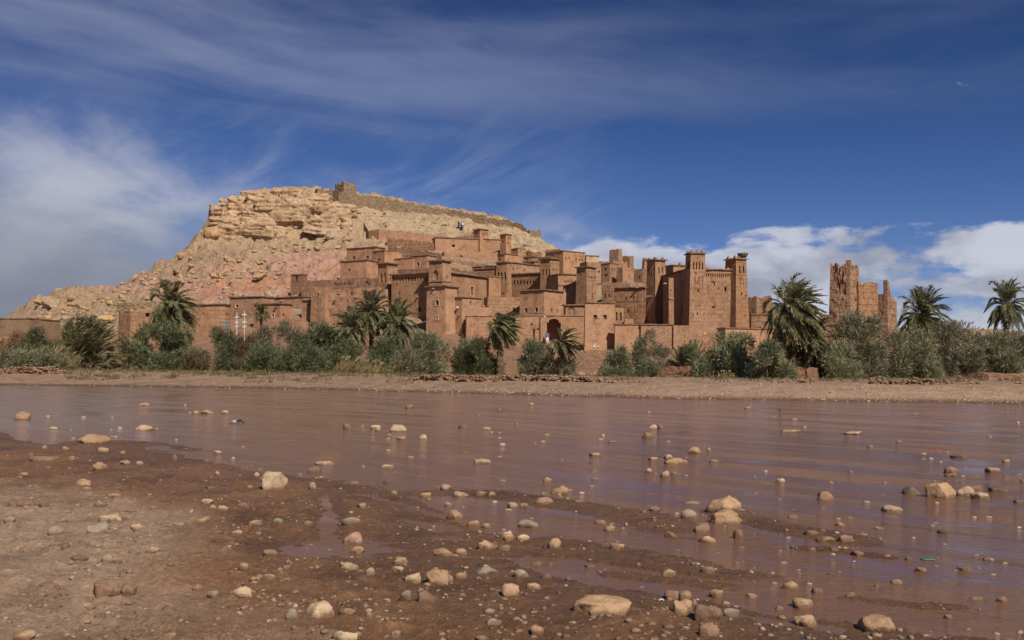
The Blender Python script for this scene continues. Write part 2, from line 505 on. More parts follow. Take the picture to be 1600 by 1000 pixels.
for j in range(len(Ys)):
    Z0[:, j] = np.interp(pxs, kx, prof[:, j])
# round the kinks a little
for it in range(2):
    Zs = Z0.copy()
    Zs[:, 1:-1] = 0.25 * Z0[:, :-2] + 0.5 * Z0[:, 1:-1] + 0.25 * Z0[:, 2:]
    Z1 = Zs.copy()
    Z1[2:-2] = (Zs[:-4] + Zs[1:-3] + Zs[2:-2] + Zs[3:-1] + Zs[4:]) / 5
    Z0 = np.where((Ys > 84)[None, :], Z1, Z0)
PXG, YG = np.meshgrid(pxs, Ys, indexing='ij')
XG = (PXG - CX) / F * YG
PYG0 = HY - (Z0 - CH) / YG * F

# near bank, shoals and puddles (traced on the water plane, in metres)
def gp(px, py):
    Y = CH * F / (py - HY)
    return (PX(px, Y), Y)

LAND = [gp(*p) for p in [(-3500, 690), (-600, 680), (-100, 668), (0, 672), (30, 688), (80, 694), (140, 684), (200, 692), (290, 706), (330, 722),
        (400, 734), (470, 744), (540, 751), (610, 765), (690, 800), (740, 829), (790, 838), (850, 840), (930, 846), (1050, 866), (1160, 888),
        (1235, 902), (1150, 909), (1020, 892), (900, 874), (820, 868), (800, 880), (850, 899), (920, 915), (1010, 926), (1060, 934), (1100, 938),
        (1190, 960), (1350, 975), (1480, 990), (1600, 1006), (2000, 1060), (4500, 1300), (4500, 6000), (-3500, 6000)]]
BARS = [([(770, 772), (850, 785), (930, 797), (1000, 808), (1045, 822)], 0.42, 0.045),
        ([(1130, 800), (1190, 816), (1260, 832), (1340, 845)], 0.30, 0.045),
        ([(1250, 857), (1310, 861), (1385, 870)], 0.12, 0.035),
        ([(140, 690), (220, 693), (290, 704)], 0.45, 0.05),
        ([(960, 898), (1040, 906), (1130, 917)], 0.16, 0.03),
        ([(600, 772), (700, 770), (790, 774)], 0.3, 0.035),
        ([(1330, 935), (1420, 945), (1500, 950)], 0.12, 0.02),
        ([(760, 840), (830, 848), (900, 856)], 0.2, 0.05)]
PUDS = [([(498, 852), (530, 856), (548, 862)], 0.28), ([(505, 775), (515, 800), (512, 830), (520, 850)], 0.09),
        ([(690, 868), (740, 872), (800, 874)], 0.10), ([(640, 815), (700, 825)], 0.14), ([(470, 868), (500, 872)], 0.12), ([(560, 772), (640, 792), (700, 812), (760, 824)], 0.10), ([(700, 842), (780, 852), (840, 858)], 0.07),
        ([(820, 886), (900, 902), (980, 916), (1050, 926)], 0.06), ([(240, 698), (330, 716), (430, 738)], 0.16), ([(1080, 948), (1180, 968), (1300, 984)], 0.05)]


def seg_d(P, a, b):
    a = np.array(a); b = np.array(b)
    ab = b - a
    t = np.clip(((P - a) @ ab) / (ab @ ab), 0, 1)
    return np.linalg.norm(P - a - t[:, None] * ab, axis=1)


nr = Ys < 33.5
P = np.stack([XG[:, nr].ravel(), YG[:, nr].ravel()], 1)
dmin = np.full(len(P), 1e9)
ins = np.zeros(len(P), bool)
for i in range(len(LAND)):
    a, b = LAND[i], LAND[(i + 1) % len(LAND)]
    dmin = np.minimum(dmin, seg_d(P, a, b))
    c = (a[1] > P[:, 1]) != (b[1] > P[:, 1])
    with np.errstate(divide='ignore', invalid='ignore'):
        xc = (b[0] - a[0]) * (P[:, 1] - a[1]) / (b[1] - a[1] + 1e-12) + a[0]
    ins ^= c & (P[:, 0] < xc)
SDn = np.where(ins, dmin, -dmin)
nz = fbm(P[:, 0] * 0.9, P[:, 1] * 0.9, 0.3, 4)
nz2 = fbm(P[:, 0] * 4.2, P[:, 1] * 4.2, 5.3, 4, 0.55)
nz3 = fbm(P[:, 0] * 14.0, P[:, 1] * 14.0, 9.3, 3, 0.55)
hin = 0.006 + 0.032 * (1 - np.exp(-np.maximum(SDn, 0) / 0.9)) + 0.013 * np.clip(SDn, 0, 12)
hout = -0.012 - 0.05 * np.clip(-SDn, 0, 4)
h = np.where(SDn > 0, hin, hout)
for pl, wd, hh in BARS:
    dd = np.full(len(P), 1e9)
    q = [gp(*p) for p in pl]
    for i in range(len(q) - 1):
        dd = np.minimum(dd, seg_d(P, q[i], q[i + 1]))
    dd = np.maximum(dd + wd * (0.55 * nz + 0.35 * nz2), 0)
    h = np.maximum(h, hh * (1 - dd / wd) - 0.004 - 0.03 * np.clip(dd / wd - 1, 0, 3))
for pl, wd in PUDS:
    dd = np.full(len(P), 1e9)
    q = [gp(*p) for p in pl]
    for i in range(len(q) - 1):
        dd = np.minimum(dd, seg_d(P, q[i], q[i + 1]))
    dd = dd + 0.35 * wd * nz2 + 0.5 * wd * nz
    h = np.minimum(h, -0.016 + 0.022 * np.clip((dd / wd) - 0.35, 0, 99) ** 1.2)
soft = sstep(h, -0.06, 0.05)
nz4 = fbm(P[:, 0] * 3.0 + 20, P[:, 1] * 7.0, 2.3, 4, 0.6)
h = h + soft * (0.022 * nz + 0.024 * nz2 + 0.013 * nz3) + np.clip(nz4 - 0.18, 0, 1) * 0.075 * sstep(h, 0.015, 0.08)
Z = Z0.copy()
Z[:, nr] = np.where(True, h.reshape(XG[:, nr].shape), 0)
bl = sstep(Ys, 28, 33.5)
Z = np.where(nr[None, :], Z * (1 - bl)[None, :] + (-0.25) * bl[None, :], Z)
SD = np.full(Z.shape, -9.0)
SD[:, nr] = SDn.reshape(XG[:, nr].shape)

# relief on banks and hill
d1 = fbm(XG * 0.05, YG * 0.05, 2.2, 5)
d2 = fbm(XG * 0.35, YG * 0.35, Z0 * 0.35, 4, 0.55)
d3 = fbm(XG * 1.3, YG * 1.3, Z0 * 1.3, 3, 0.55)
hillm = sstep(YG, 140, 190) * sstep(PXG, 2000, 1100)
vill = sstep(PXG, 560, 640) * sstep(YG, 250, 215) * hillm
Z = Z + hillm * (1 - 0.6 * vill) * (1.0 * d1 + 0.75 * d2 + 0.28 * d3)
bk_ = sstep(YG - np.interp(PXG, *WL), -0.5, 4.0) * (1 - hillm)
Z = Z + bk_ * (0.05 * d3 + 0.10 * d2 * sstep(YG, 90, 120)) + bk_ * 0.25 * d2 * sstep(YG, 100, 120)
# hard beds stand out of the slope
ledge = np.abs(((Z0 + 1.6 * d1) / 4.2) % 1.0 - 0.5) * 2
Z = Z + hillm * (1 - vill) * 0.9 * sstep(ledge + 0.5 * d2, 0.55, 0.85)
rg = 0.4 - np.abs(fbm(XG * 0.22, YG * 0.10, 6.6, 4, 0.55))
Z = Z + hillm * (1 - vill) * 1.0 * rg
ZG = Z
nC, nR = Z.shape


def tz(x, y):
    """ground height at a world point"""
    px = CX + F * x / y
    i = np.clip(np.searchsorted(pxs, px) - 1, 0, nC - 2)
    j = np.clip(np.searchsorted(Ys, y) - 1, 0, nR - 2)
    a = np.clip((px - pxs[i]) / (pxs[i + 1] - pxs[i]), 0, 1)
    b = np.clip((y - Ys[j]) / (Ys[j + 1] - Ys[j]), 0, 1)
    return float((ZG[i, j] * (1 - a) + ZG[i + 1, j] * a) * (1 - b) + (ZG[i, j + 1] * (1 - a) + ZG[i + 1, j + 1] * a) * b)


def hit(px, py, y0=60.0):
    """where the ground lies that is seen at a place of the photograph"""
    i = int(np.clip(np.searchsorted(pxs, px), 0, nC - 1))
    want = PZ(py, Ys)
    ok = np.where((ZG[i] >= want) & (Ys > y0))[0]
    if len(ok) == 0:
        return None
    Y = Ys[ok[0]]
    return Vector((PX(px, Y), Y, ZG[i, ok[0]]))


# surface colours of the ground (geology, sand, wet and dry mud)
PYG = HY - (Z - CH) / YG * F
col = np.zeros(Z.shape + (3,))
c_mud = np.array([0.180, 0.090, 0.044]); c_dry = np.array([0.44, 0.295, 0.195]); c_damp = np.array([0.270, 0.138, 0.068])
c_beach = np.array([0.46, 0.295, 0.195]); c_terr = np.array([0.36, 0.20, 0.118])
c_tan = np.array([0.45, 0.305, 0.190]); c_ochre = np.array([0.49, 0.335, 0.200]); c_pink = np.array([0.60, 0.300, 0.220])
c_purp = np.array([0.54, 0.305, 0.245]); c_pale = np.array([0.52, 0.375, 0.230]); c_white = np.array([0.60, 0.44, 0.345])
c_red = np.array([0.56, 0.255, 0.145])
def lay(base, c, m):
    return base * (1 - m[..., None]) + c * m[..., None]
dryn = sstep(SD + 1.0 * fbm(XG * .5, YG * .5, 7.7, 4) + np.clip(-1.0 - XG, 0, 4) * .25 + np.clip(11 - YG, 0, 6) * .12, 2.7, 4.6) * sstep(YG + 2.0 * fbm(XG * .4, YG * .4, 1.7, 3), 15.5, 10.5)
near = lay(np.broadcast_to(c_mud, col.shape), c_damp, sstep(Z + 0.02 * d2, 0.02, 0.10))
near = lay(near, c_dry, dryn * 0.95)
far = np.broadcast_to(c_beach, col.shape)
far = lay(far, c_mud, sstep(Z, 0.16, 0.03))
far = lay(far, c_terr, sstep(YG, 74, 96))
hill = np.broadcast_to(c_tan, col.shape)
w1 = fbm(PXG * .012, PYG * .02, 0.5, 5)
w2 = fbm(PXG * .03, PYG * .06, 4.5, 5, 0.6)
inb = lambda a, lo, hi, s: sstep(a, lo - s, lo + s) * sstep(a, hi + s, hi - s)
# pink and purple marl beds under the cliff
tilt = PYG + 0.10 * (PXG - 440)
pk = inb(tilt + 22 * w1, 394, 474, 12) * inb(PXG + 40 * w2 + 0.8 * (PYG - 430), 320, 640, 35)
hill = lay(hill, c_pink, pk * sstep(w2 + 0.4 * w1, -0.4, 0.25) * 0.9)
hill = lay(hill, c_red, pk * inb(tilt + 26 * w2, 425, 448, 8) * 0.8)
hill = lay(hill, c_purp, pk * sstep(w2, 0.05, 0.35) * 0.8)
hill = lay(hill, c_white, inb(tilt + 18 * w2, 456, 486, 9) * inb(PXG, 330, 520, 40) * sstep(w1, -0.3, 0.2) * 0.85)
hill = lay(hill, c_purp, inb(PXG + 40 * w2, 150, 330, 40) * inb(PYG + 12 * w1, 425, 455, 10) * sstep(w2, -0.3, 0.1) * 0.7)
tal = sstep(w1 + 0.7 * w2, 0.28, 0.5)
hill = lay(hill, c_tan, tal * 0.7)
hill = lay(hill, c_ochre, inb(PYG + 8 * w2, 290, 383, 8) * inb(PXG, 300, 600, 30))
hill = lay(hill, c_pale, inb(PYG - 0.13 * (PXG - 560) + 14 * w2, 318, 372, 14) * sstep(PXG, 540, 600))
hill = lay(hill, c_tan * 0.86, sstep(PXG, 560, 640) * sstep(w2, 0.1, 0.5) * 0.7)
col = np.where((YG < 34)[..., None], near, far)
hm = sstep(YG, 126, 150) * sstep(PXG, 2400, 1200)
col = lay(col, hill, hm)
col = col * (1 + 0.14 * d2 + 0.08 * d3)[..., None]
col = np.clip(col, 0.02, 0.75)
wet = np.where(YG < 34, (1 - dryn) * sstep(Z, 0.16, 0.03), sstep(Z, 0.16, 0.02))

idx = np.arange(nC * nR).reshape(nC, nR)
faces = np.stack([idx[:-1, :-1].ravel(), idx[1:, :-1].ravel(), idx[1:, 1:].ravel(), idx[:-1, 1:].ravel()], 1)
verts = np.stack([XG.ravel(), YG.ravel(), Z.ravel()], 1)
gme = raw_mesh('ground', verts, faces)
at_c = gme.attributes.new('tint', 'FLOAT_COLOR', 'POINT')
rgba = np.ones((nC * nR, 4), np.float32)
rgba[:, :3] = col.reshape(-1, 3)
at_c.data.foreach_set('color', rgba.ravel())
at_w = gme.attributes.new('wet', 'FLOAT', 'POINT')
at_w.data.foreach_set('value', wet.astype(np.float32).ravel())


def ground_mat():
    m, g, b = new_mat('river_mud_and_hill_earth')
    a = g.n('ShaderNodeAttribute', attribute_name='tint')
    w = g.n('ShaderNodeAttribute', attribute_name='wet').outputs['Fac']
    pos = g.n('ShaderNodeNewGeometry').outputs['Position']
    x, y, z = g.sep(pos)
    nearf = g.ss(y, 20.0, 60.0, 1.0, 0.0)
    fine = g.noise(pos, 34.0, 6, 0.7)
    mid = g.noise(pos, 5.5, 6, 0.65)
    farn = g.noise(pos, 0.9, 8, 0.68)
    grit = g.noise(pos, 13.0, 8, 0.78)
    big = g.noise(pos, 1.3, 5, 0.6)
    col_ = g.mix(g.m('MULTIPLY', nearf, g.ss(grit, 0.50, 0.70, 0.0, 0.75)), a.outputs['Color'], g.mix(1.0, a.outputs['Color'], (1.75, 1.8, 1.85), 'MULTIPLY'))
    col_ = g.mix(g.m('MULTIPLY', nearf, g.ss(grit, 0.46, 0.30, 0.0, 0.8)), col_, g.mix(1.0, col_, (0.42, 0.40, 0.38), 'MULTIPLY'))  # hollows painted darker, crevice shade put into the mud colour
    col_ = g.mix(g.m('MULTIPLY', nearf, g.ss(big, 0.48, 0.66, 0.0, 0.6)), col_, g.mix(1.0, col_, (0.55, 0.52, 0.50), 'MULTIPLY'))
    col_ = g.mix(g.m('MULTIPLY', g.m('SUBTRACT', 1.0, nearf), g.ss(farn, 0.5, 0.70, 0.0, 0.75)), col_, g.mix(1.0, col_, (0.50, 0.46, 0.43), 'MULTIPLY'))
    # scattered gravel on beach and slopes
    vo = g.n('ShaderNodeTexVoronoi')
    g.put(vo.inputs['Vector'], pos)
    vo.inputs['Scale'].default_value = 3.2
    sc = g.n('ShaderNodeSeparateColor')
    g.put(sc.inputs[0], vo.outputs['Color'])
    grav = g.m('MULTIPLY', g.ss(vo.outputs['Distance'], 0.34, 0.22), g.ss(sc.outputs[0], 0.72, 0.80))
    grav = g.m('MULTIPLY', grav, g.ss(y, 36.0, 50.0))
    col_ = g.mix(g.m('MULTIPLY', grav, 0.7), col_, (0.55, 0.42, 0.30))
    g.put(b.inputs['Base Color'], col_)
    g.put(b.inputs['Roughness'], g.m('SUBTRACT', 0.95, g.m('MULTIPLY', w, g.ss(mid, 0.35, 0.65, 0.58, 0.25))))
    g.put(b.inputs['Specular IOR Level'], g.m('ADD', 0.22, g.m('MULTIPLY', w, 0.08)))
    hgt = g.m('ADD', g.m('MULTIPLY', fine, 0.45), g.m('ADD', g.m('MULTIPLY', mid, 1.0), g.m('MULTIPLY', grit, 0.9)))
    b1 = g.n('ShaderNodeBump')
    g.put(b1.inputs['Strength'], g.m('MULTIPLY', nearf, 0.95))
    b1.inputs['Distance'].default_value = 0.07
    g.put(b1.inputs['Height'], hgt)
    b2 = g.n('ShaderNodeBump')
    g.put(b2.inputs['Strength'], g.m('MULTIPLY', g.m('SUBTRACT', 1.0, nearf), 1.0))
    b2.inputs['Distance'].default_value = 1.1
    g.put(b2.inputs['Height'], g.m('ADD', farn, g.m('MULTIPLY', mid, 0.25)))
    g.put(b2.inputs['Normal'], b1.outputs[0])
    g.put(b.inputs['Normal'], b2.outputs[0])
    return m


M['ground'] = ground_mat()
ground = obj_me('ground', gme, M['ground'], None, True)
ground['kind'] = 'structure'


def water_mat():
    m, g, b = new_mat('silty_water')
    pos = g.n('ShaderNodeNewGeometry').outputs['Position']
    x, y, z = g.sep(pos)
    fl = g.xyz(g.m('MULTIPLY', g.m('SUBTRACT', x, y), 0.5), g.m('MULTIPLY', g.m('ADD', x, y), 1.1), 0.0)
    r1 = g.noise(fl, 5.0, 5, 0.62, 0.5)
    r2 = g.noise(fl, 0.55, 4, 0.6, 0.8)
    r3 = g.noise(fl, 17.0, 3, 0.6)
    fu = g.m('MULTIPLY', g.m('SUBTRACT', x, y), 0.7); fv = g.m('MULTIPLY', g.m('ADD', x, y), 0.7)
    st = g.noise(g.xyz(g.m('MULTIPLY', fu, 0.10), g.m('MULTIPLY', fv, 1.3), 0.0), 1.0, 5, 0.6, 0.5)
    s2 = g.noise(g.xyz(g.m('MULTIPLY', fu, 0.16), g.m('MULTIPLY', fv, 3.2), 4.0), 1.0, 4, 0.6, 0.4)
    c = g.mix(g.ss(r2, 0.35, 0.65), (0.205, 0.108, 0.062), (0.255, 0.140, 0.084))
    c = g.mix(g.m('MULTIPLY', g.ss(st, 0.52, 0.68), 0.32), c, (0.13, 0.068, 0.042))
    c = g.mix(g.m('MULTIPLY', g.ss(s2, 0.62, 0.70), 0.6), c, (0.085, 0.046, 0.032))
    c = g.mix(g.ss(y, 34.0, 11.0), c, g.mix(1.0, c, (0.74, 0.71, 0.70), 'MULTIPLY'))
    g.put(b.inputs['Base Color'], c)
    g.put(b.inputs['Roughness'], g.ss(st, 0.40, 0.65, 0.06, 0.18))
    b.inputs['IOR'].default_value = 1.333
    b.inputs['Specular IOR Level'].default_value = 0.5
    bm_ = g.n('ShaderNodeBump')
    g.put(bm_.inputs['Strength'], g.m('MULTIPLY', g.ss(r2, 0.36, 0.60, 0.12, 0.85), g.ss(st, 0.62, 0.45, 0.35, 1.0)))
    bm_.inputs['Distance'].default_value = 0.06
    g.put(bm_.inputs['Height'], g.m('ADD', g.m('MULTIPLY', r1, 1.0), g.m('MULTIPLY', r3, 0.35)))
    g.put(b.inputs['Normal'], bm_.outputs[0])
    return m


wv_ = [(-260, 1.5, 0), (260, 1.5, 0), (260, 110, 0), (-260, 110, 0)]
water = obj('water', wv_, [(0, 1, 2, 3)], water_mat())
water['kind'] = 'structure'

# ------------------------------------------------------------------ rocks
def ico(sub):
    bm = bmesh.new()
    bmesh.ops.create_icosphere(bm, subdivisions=sub, radius=1.0)
    v = np.array([p.co[:] for p in bm.verts]); f = np.array([[q.index for q in p.verts] for p in bm.faces])
    bm.free()
    return v, f


ICO = {k: ico(k) for k in (1, 2, 3, 4)}


def rock_verts(sub, seed, planes=9, dlo=0.62, dhi=0.95, rough=0.10, boxy=False, flat=0):
    v, f = ICO[sub]
    v = v.copy()
    r = np.random.RandomState(seed)
    if boxy:
        v = np.sign(v) * np.abs(v) ** 0.55
        v = np.clip(v, -0.86, 0.86) / 0.86
    for i in range(planes):
        n = r.normal(size=3); n /= np.linalg.norm(n)
        d = r.uniform(dlo, dhi)
        s = v @ n - d
        v = v - np.maximum(s, 0)[:, None] * n * 0.92
    o = r.uniform(0, 50, 3)
    q = v * 1.6 + o
    dsp = fbm(q[:, 0], q[:, 1], q[:, 2], 4, 0.5)
    v = v * (1 + rough * dsp)[:, None]
    v = v / np.abs(v).max(axis=0)
    if flat:
        v[:, 2] = np.sign(v[:, 2]) * np.abs(v[:, 2]) ** flat
    return v, f


def stone_mat(name, c1, c2, speck=(0.5, 0.42, 0.32)):
    m, g, b = new_mat(name)
    tc = g.n('ShaderNodeTexCoord').outputs['Object']
    inf = g.n('ShaderNodeObjectInfo').outputs['Random']
    p = g.v('ADD', tc, g.xyz(g.m('MULTIPLY', inf, 31.0), 0.0, 0.0))
    n = g.noise(p, 5.0, 7, 0.65)
    n2 = g.noise(p, 28.0, 4, 0.7)
    c = g.mix(g.ss(n, 0.35, 0.65), c1, c2)
    c = g.mix(g.ss(n2, 0.58, 0.75, 0.0, 0.5), c, speck)
    # silt line: mud clings to the foot of every stone
    pos = g.n('ShaderNodeNewGeometry').outputs['Position']
    x, y, z = g.sep(tc)
    nb = g.noise(p, 11.0, 4, 0.6)
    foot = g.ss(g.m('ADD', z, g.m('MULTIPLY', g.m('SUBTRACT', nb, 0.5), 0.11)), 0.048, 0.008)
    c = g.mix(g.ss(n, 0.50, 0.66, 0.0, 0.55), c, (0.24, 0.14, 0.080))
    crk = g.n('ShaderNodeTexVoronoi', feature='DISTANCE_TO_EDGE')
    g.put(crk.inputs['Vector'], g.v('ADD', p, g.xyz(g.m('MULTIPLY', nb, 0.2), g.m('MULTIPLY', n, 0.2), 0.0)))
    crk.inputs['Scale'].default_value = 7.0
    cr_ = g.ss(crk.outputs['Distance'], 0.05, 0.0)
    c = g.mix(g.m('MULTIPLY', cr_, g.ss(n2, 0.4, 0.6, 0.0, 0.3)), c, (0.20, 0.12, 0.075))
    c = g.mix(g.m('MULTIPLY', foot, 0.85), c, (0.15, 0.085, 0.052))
    hv = g.n('ShaderNodeHueSaturation')
    g.put(hv.inputs['Color'], c)
    g.put(hv.inputs['Value'], g.m('ADD', 0.85, g.m('MULTIPLY', inf, 0.3)))
    g.put(b.inputs['Base Color'], hv.outputs[0])
    b.inputs['Roughness'].default_value = 0.85
    b.inputs['Specular IOR Level'].default_value = 0.25
    bm_ = g.n('ShaderNodeBump')
    bm_.inputs['Strength'].default_value = 0.8
    bm_.inputs['Distance'].default_value = 0.03
    g.put(bm_.inputs['Height'], g.m('SUBTRACT', g.m('ADD', n, g.m('MULTIPLY', n2, 0.4)), g.m('MULTIPLY', cr_, 0.08)))
    g.put(b.inputs['Normal'], bm_.outputs[0])
    return m


ST = {'tan': stone_mat('tan_stone', (0.33, 0.200, 0.108), (0.44, 0.285, 0.168), (0.50, 0.36, 0.23)),
      'cream': stone_mat('cream_stone', (0.42, 0.285, 0.17), (0.53, 0.39, 0.25), (0.58, 0.46, 0.32)),
      'brown': stone_mat('brown_stone', (0.20, 0.115, 0.075), (0.28, 0.17, 0.11), (0.34, 0.23, 0.16)),
      'grey': stone_mat('grey_stone', (0.24, 0.185, 0.135), (0.33, 0.26, 0.19), (0.40, 0.33, 0.25)),
      'dark': stone_mat('dark_stone', (0.085, 0.070, 0.060), (0.14, 0.115, 0.095), (0.2, 0.17, 0.15)),
      'pink': stone_mat('pinkish_stone', (0.37, 0.215, 0.14), (0.46, 0.285, 0.19))}
M['boulder'] = earth('ochre_boulder', (0.46, 0.285, 0.140), (0.54, 0.355, 0.19), (0.32, 0.185, 0.095), 0.8, bump=0.7, bscale=2.0)
M['boulder_grey'] = earth('tan_boulder', (0.36, 0.25, 0.155), (0.45, 0.32, 0.20), (0.29, 0.19, 0.12), 0.8, bump=0.7, bscale=2.0)
M['cliff'] = earth('cliff_rock', (0.45, 0.295, 0.170), (0.53, 0.37, 0.225), (0.32, 0.19, 0.11), 0.6, bump=1.0, bscale=0.8, streak=0.2)

# cliff band: bedded blocks that belong to the hill
ytop = ([316, 325, 345, 360, 395, 430, 470, 510, 540, 565], [356, 345, 326, 317, 306, 305, 306, 314, 328, 348])
ybot = ([316, 345, 360, 400, 470, 530, 565], [384, 380, 377, 374, 372, 362, 352])
def crag(seed, sz):
    """a jointed block: rounded box with bedding grooves and rough faces"""
    n = 15
    g1 = np.linspace(-1, 1, n)
    V = []; Fc = []
    for ax in range(3):
        for sg in (-1, 1):
            U, W = np.meshgrid(g1, g1, indexing='ij')
            p = np.zeros((n, n, 3)); p[..., ax] = sg; p[..., (ax + 1) % 3] = U * sg; p[..., (ax + 2) % 3] = W
            o = len(V) * n * n
            V.append(p.reshape(-1, 3))
            i = np.arange(n * n).reshape(n, n)
            Fc.append(np.stack([i[:-1, :-1].ravel(), i[1:, :-1].ravel(), i[1:, 1:].ravel(), i[:-1, 1:].ravel()], 1) + o)
    v = np.concatenate(V); f = np.concatenate(Fc)
    r = np.random.RandomState(seed)
    v = v / (np.sum(np.abs(v) ** 11, axis=1) ** (1 / 11))[:, None]
    for i in range(4):
        nn = r.normal(size=3); nn[2] *= 0.6; nn /= np.linalg.norm(nn); d = r.uniform(0.75, 1.05)
        s_ = v @ nn - d
        v = v - np.maximum(s_, 0)[:, None] * nn
    v = v * sz
    q = v * 0.30 + r.uniform(0, 60, 3)
    big = fbm(q[:, 0], q[:, 1], q[:, 2] * 1.6, 4, 0.55)
    k = v / np.linalg.norm(v, axis=1)[:, None]
    groove = np.abs(((v[:, 2] / 1.15 + r.uniform(0, 1) + 0.25 * big) % 1.0) - 0.5) * 2
    joint = np.abs(((v[:, 0] / 2.3 + r.uniform(0, 1) + 0.3 * big) % 1.0) - 0.5) * 2
    rid = 0.55 - np.abs(fbm(q[:, 0] * 2.6, q[:, 1] * 2.6, q[:, 2] * 4.0, 4, 0.6))
    disp = 0.85 * big + 0.55 * rid - 0.60 * sstep(groove, 0.70, 1.0) - 0.60 * sstep(joint, 0.80, 1.0)
    v = v + k * disp[:, None] * np.array([.5, 1, .25])
    return v, f


bid = 0
for row in range(9):
    px = 330.0 + rnd.uniform(-8, 8)
    while px < 566:
        w = rnd.uniform(16, 60)
        pc = px + w / 2
        yt, yb = np.interp(pc, *ytop), np.interp(pc, *ybot)
        hh = rnd.uniform(13, 26)
        y = yt + 5 + row * 11.5 + rnd.uniform(-3, 3)
        cave = 436 < pc < 498 and 346 < y < 362
        if y < yb - 2 and not cave:
            tpos = hit(pc, min(y + 2, yb - 1), 200)
            if tpos is not None:
                Yd = min(max(tpos.y, 240), 264)
                s = Yd / F
                v, f = crag(500 + bid, np.array([w * 0.58 * s, rnd.uniform(2.2, 3.2), hh * 0.60 * s]))
                a = rnd.uniform(-0.22, 0.22)
                v = np.stack([v[:, 0] * math.cos(a) - v[:, 1] * math.sin(a), v[:, 0] * math.sin(a) + v[:, 1] * math.cos(a), v[:, 2] - v[:, 0] * rnd.uniform(0.0, .07)], 1)
                obj('rock_block', v, f, M['cliff'], ground, False, (PX(pc, Yd), Yd + rnd.uniform(-0.3, 1.2), PZ(y, Yd)))
                bid += 1
        px += w * 0.86

# boulders lying on the slope
BOUL = []
def boulder(px, py, wpx, label, group, mat, hr=None, seed=None, y0=100, sub=3):
    p = hit(px, py, y0)
    if p is None:
        return None
    s = p.y / F
    hr = hr or rnd.uniform(0.55, 0.85)
    v, f = rock_verts(sub, seed if seed is not None else rnd.randrange(99999), 11, 0.42, 0.85, 0.20)
    sz = np.array([wpx * 0.5 * s, wpx * 0.5 * s * rnd.uniform(0.8, 1.1), wpx * 0.5 * s * hr])
    a = rnd.uniform(0, 6.28)
    t = rnd.uniform(-0.3, 0.3)
    vx = v * sz
    vx = np.stack([vx[:, 0] * math.cos(t) - vx[:, 2] * math.sin(t), vx[:, 1], vx[:, 0] * math.sin(t) + vx[:, 2] * math.cos(t)], 1)
    o = obj('boulder', vx, f, mat, None, False, (p.x, p.y, p.z + sz[2] * 0.25))
    tag(o, label, 'boulder', group)
    o['_px'] = (px, py, wpx)
    BOUL.append(o)
    return o


hb = boulder(337, 372, 42, 'huge rounded ochre boulder at the left end of the cliff', None, M['boulder'], 0.98, 3, 200, 4)
hb.location = at(335, 364.5, 240)
sb = boulder(296, 398, 20, 'perched ochre boulder alone on the skyline left of the cliff', None, M['boulder'], 0.95, 5, 150)
sb.location = at(297, 399, sb.location.y - 1.0)
boulder(529, 389, 15, 'flat-topped ochre boulder right of the pink marl, above the houses', None, M['boulder'], 0.6, 8, 150)
boulder(545, 377, 11, 'tan boulder just above the flat-topped ochre one', None, M['boulder_grey'], 0.9, 9, 150)
boulder(517, 374, 17, 'tan tilted boulder under the right part of the cliff', None, M['boulder_grey'], 0.8, 10, 150)
boulder(82, 480, 40, 'broad brown rock slab on the low left spur', None, M['boulder_grey'], 0.55, 14, 120, 4)
boulder(128, 487, 22, 'ochre block at the foot of the low left spur', None, M['boulder'], 0.8, 15, 110)
boulder(165, 505, 30, 'ochre slab lying left of the roofless mud house', None, M['boulder'], 0.5, 16, 110)
boulder(408, 434, 24, 'wide ochre ledge rock in the pink slope', None, M['boulder'], 0.45, 17, 130)
boulder(462, 416, 14, 'tan boulder on the pink slope left of the upper pink house', None, M['boulder_grey'], 0.8, 18, 130)
CL = [('ochre boulder in the rockfall running down below the cliff', 'boulders of the rockfall below the cliff', 60, lambda: (lambda t, k: (505 - 215 * t + k * (10 + 24 * t), 376 + 74 * t - k * 3 + rnd.gauss(0, 8)))(rnd.random() ** 0.8, rnd.gauss(0, 1)), (5, 13)),
      ('yellow boulder strewn over the left shoulder of the hill', 'boulders on the left shoulder', 60, lambda: (lambda t: (300 - 130 * t + rnd.gauss(0, 12), 415 + 70 * t + rnd.gauss(0, 14)))(rnd.random()), (5, 13)),
      ('ochre block on the low spur above the reeds', 'blocks on the low spur', 50, lambda: (rnd.uniform(60, 240), rnd.uniform(470, 520)), (6, 17)),
      ('small tan rock on the pale slope under the rampart', 'rocks on the pale slope', 40, lambda: (rnd.uniform(540, 800), rnd.uniform(335, 385)), (3, 8)),
      ('brown boulder lying among the upper houses', 'boulders among the upper houses', 24, lambda: (rnd.uniform(590, 760), rnd.uniform(372, 415)), (4, 12)),
      ('weathered rock on the lower pink slope above the low roofs', 'rocks on the lower pink slope', 26, lambda: (rnd.uniform(300, 480), rnd.uniform(425, 468)), (4, 10))]
for lab, grp, n, fn, (a, b) in CL:
    for i in range(n):
        px, py = fn()
        boulder(px, py, a + (b - a) * rnd.random() ** 1.7, lab, grp, M['boulder'] if rnd.random() < 0.7 else M['boulder_grey'], None, None, 110, 2)

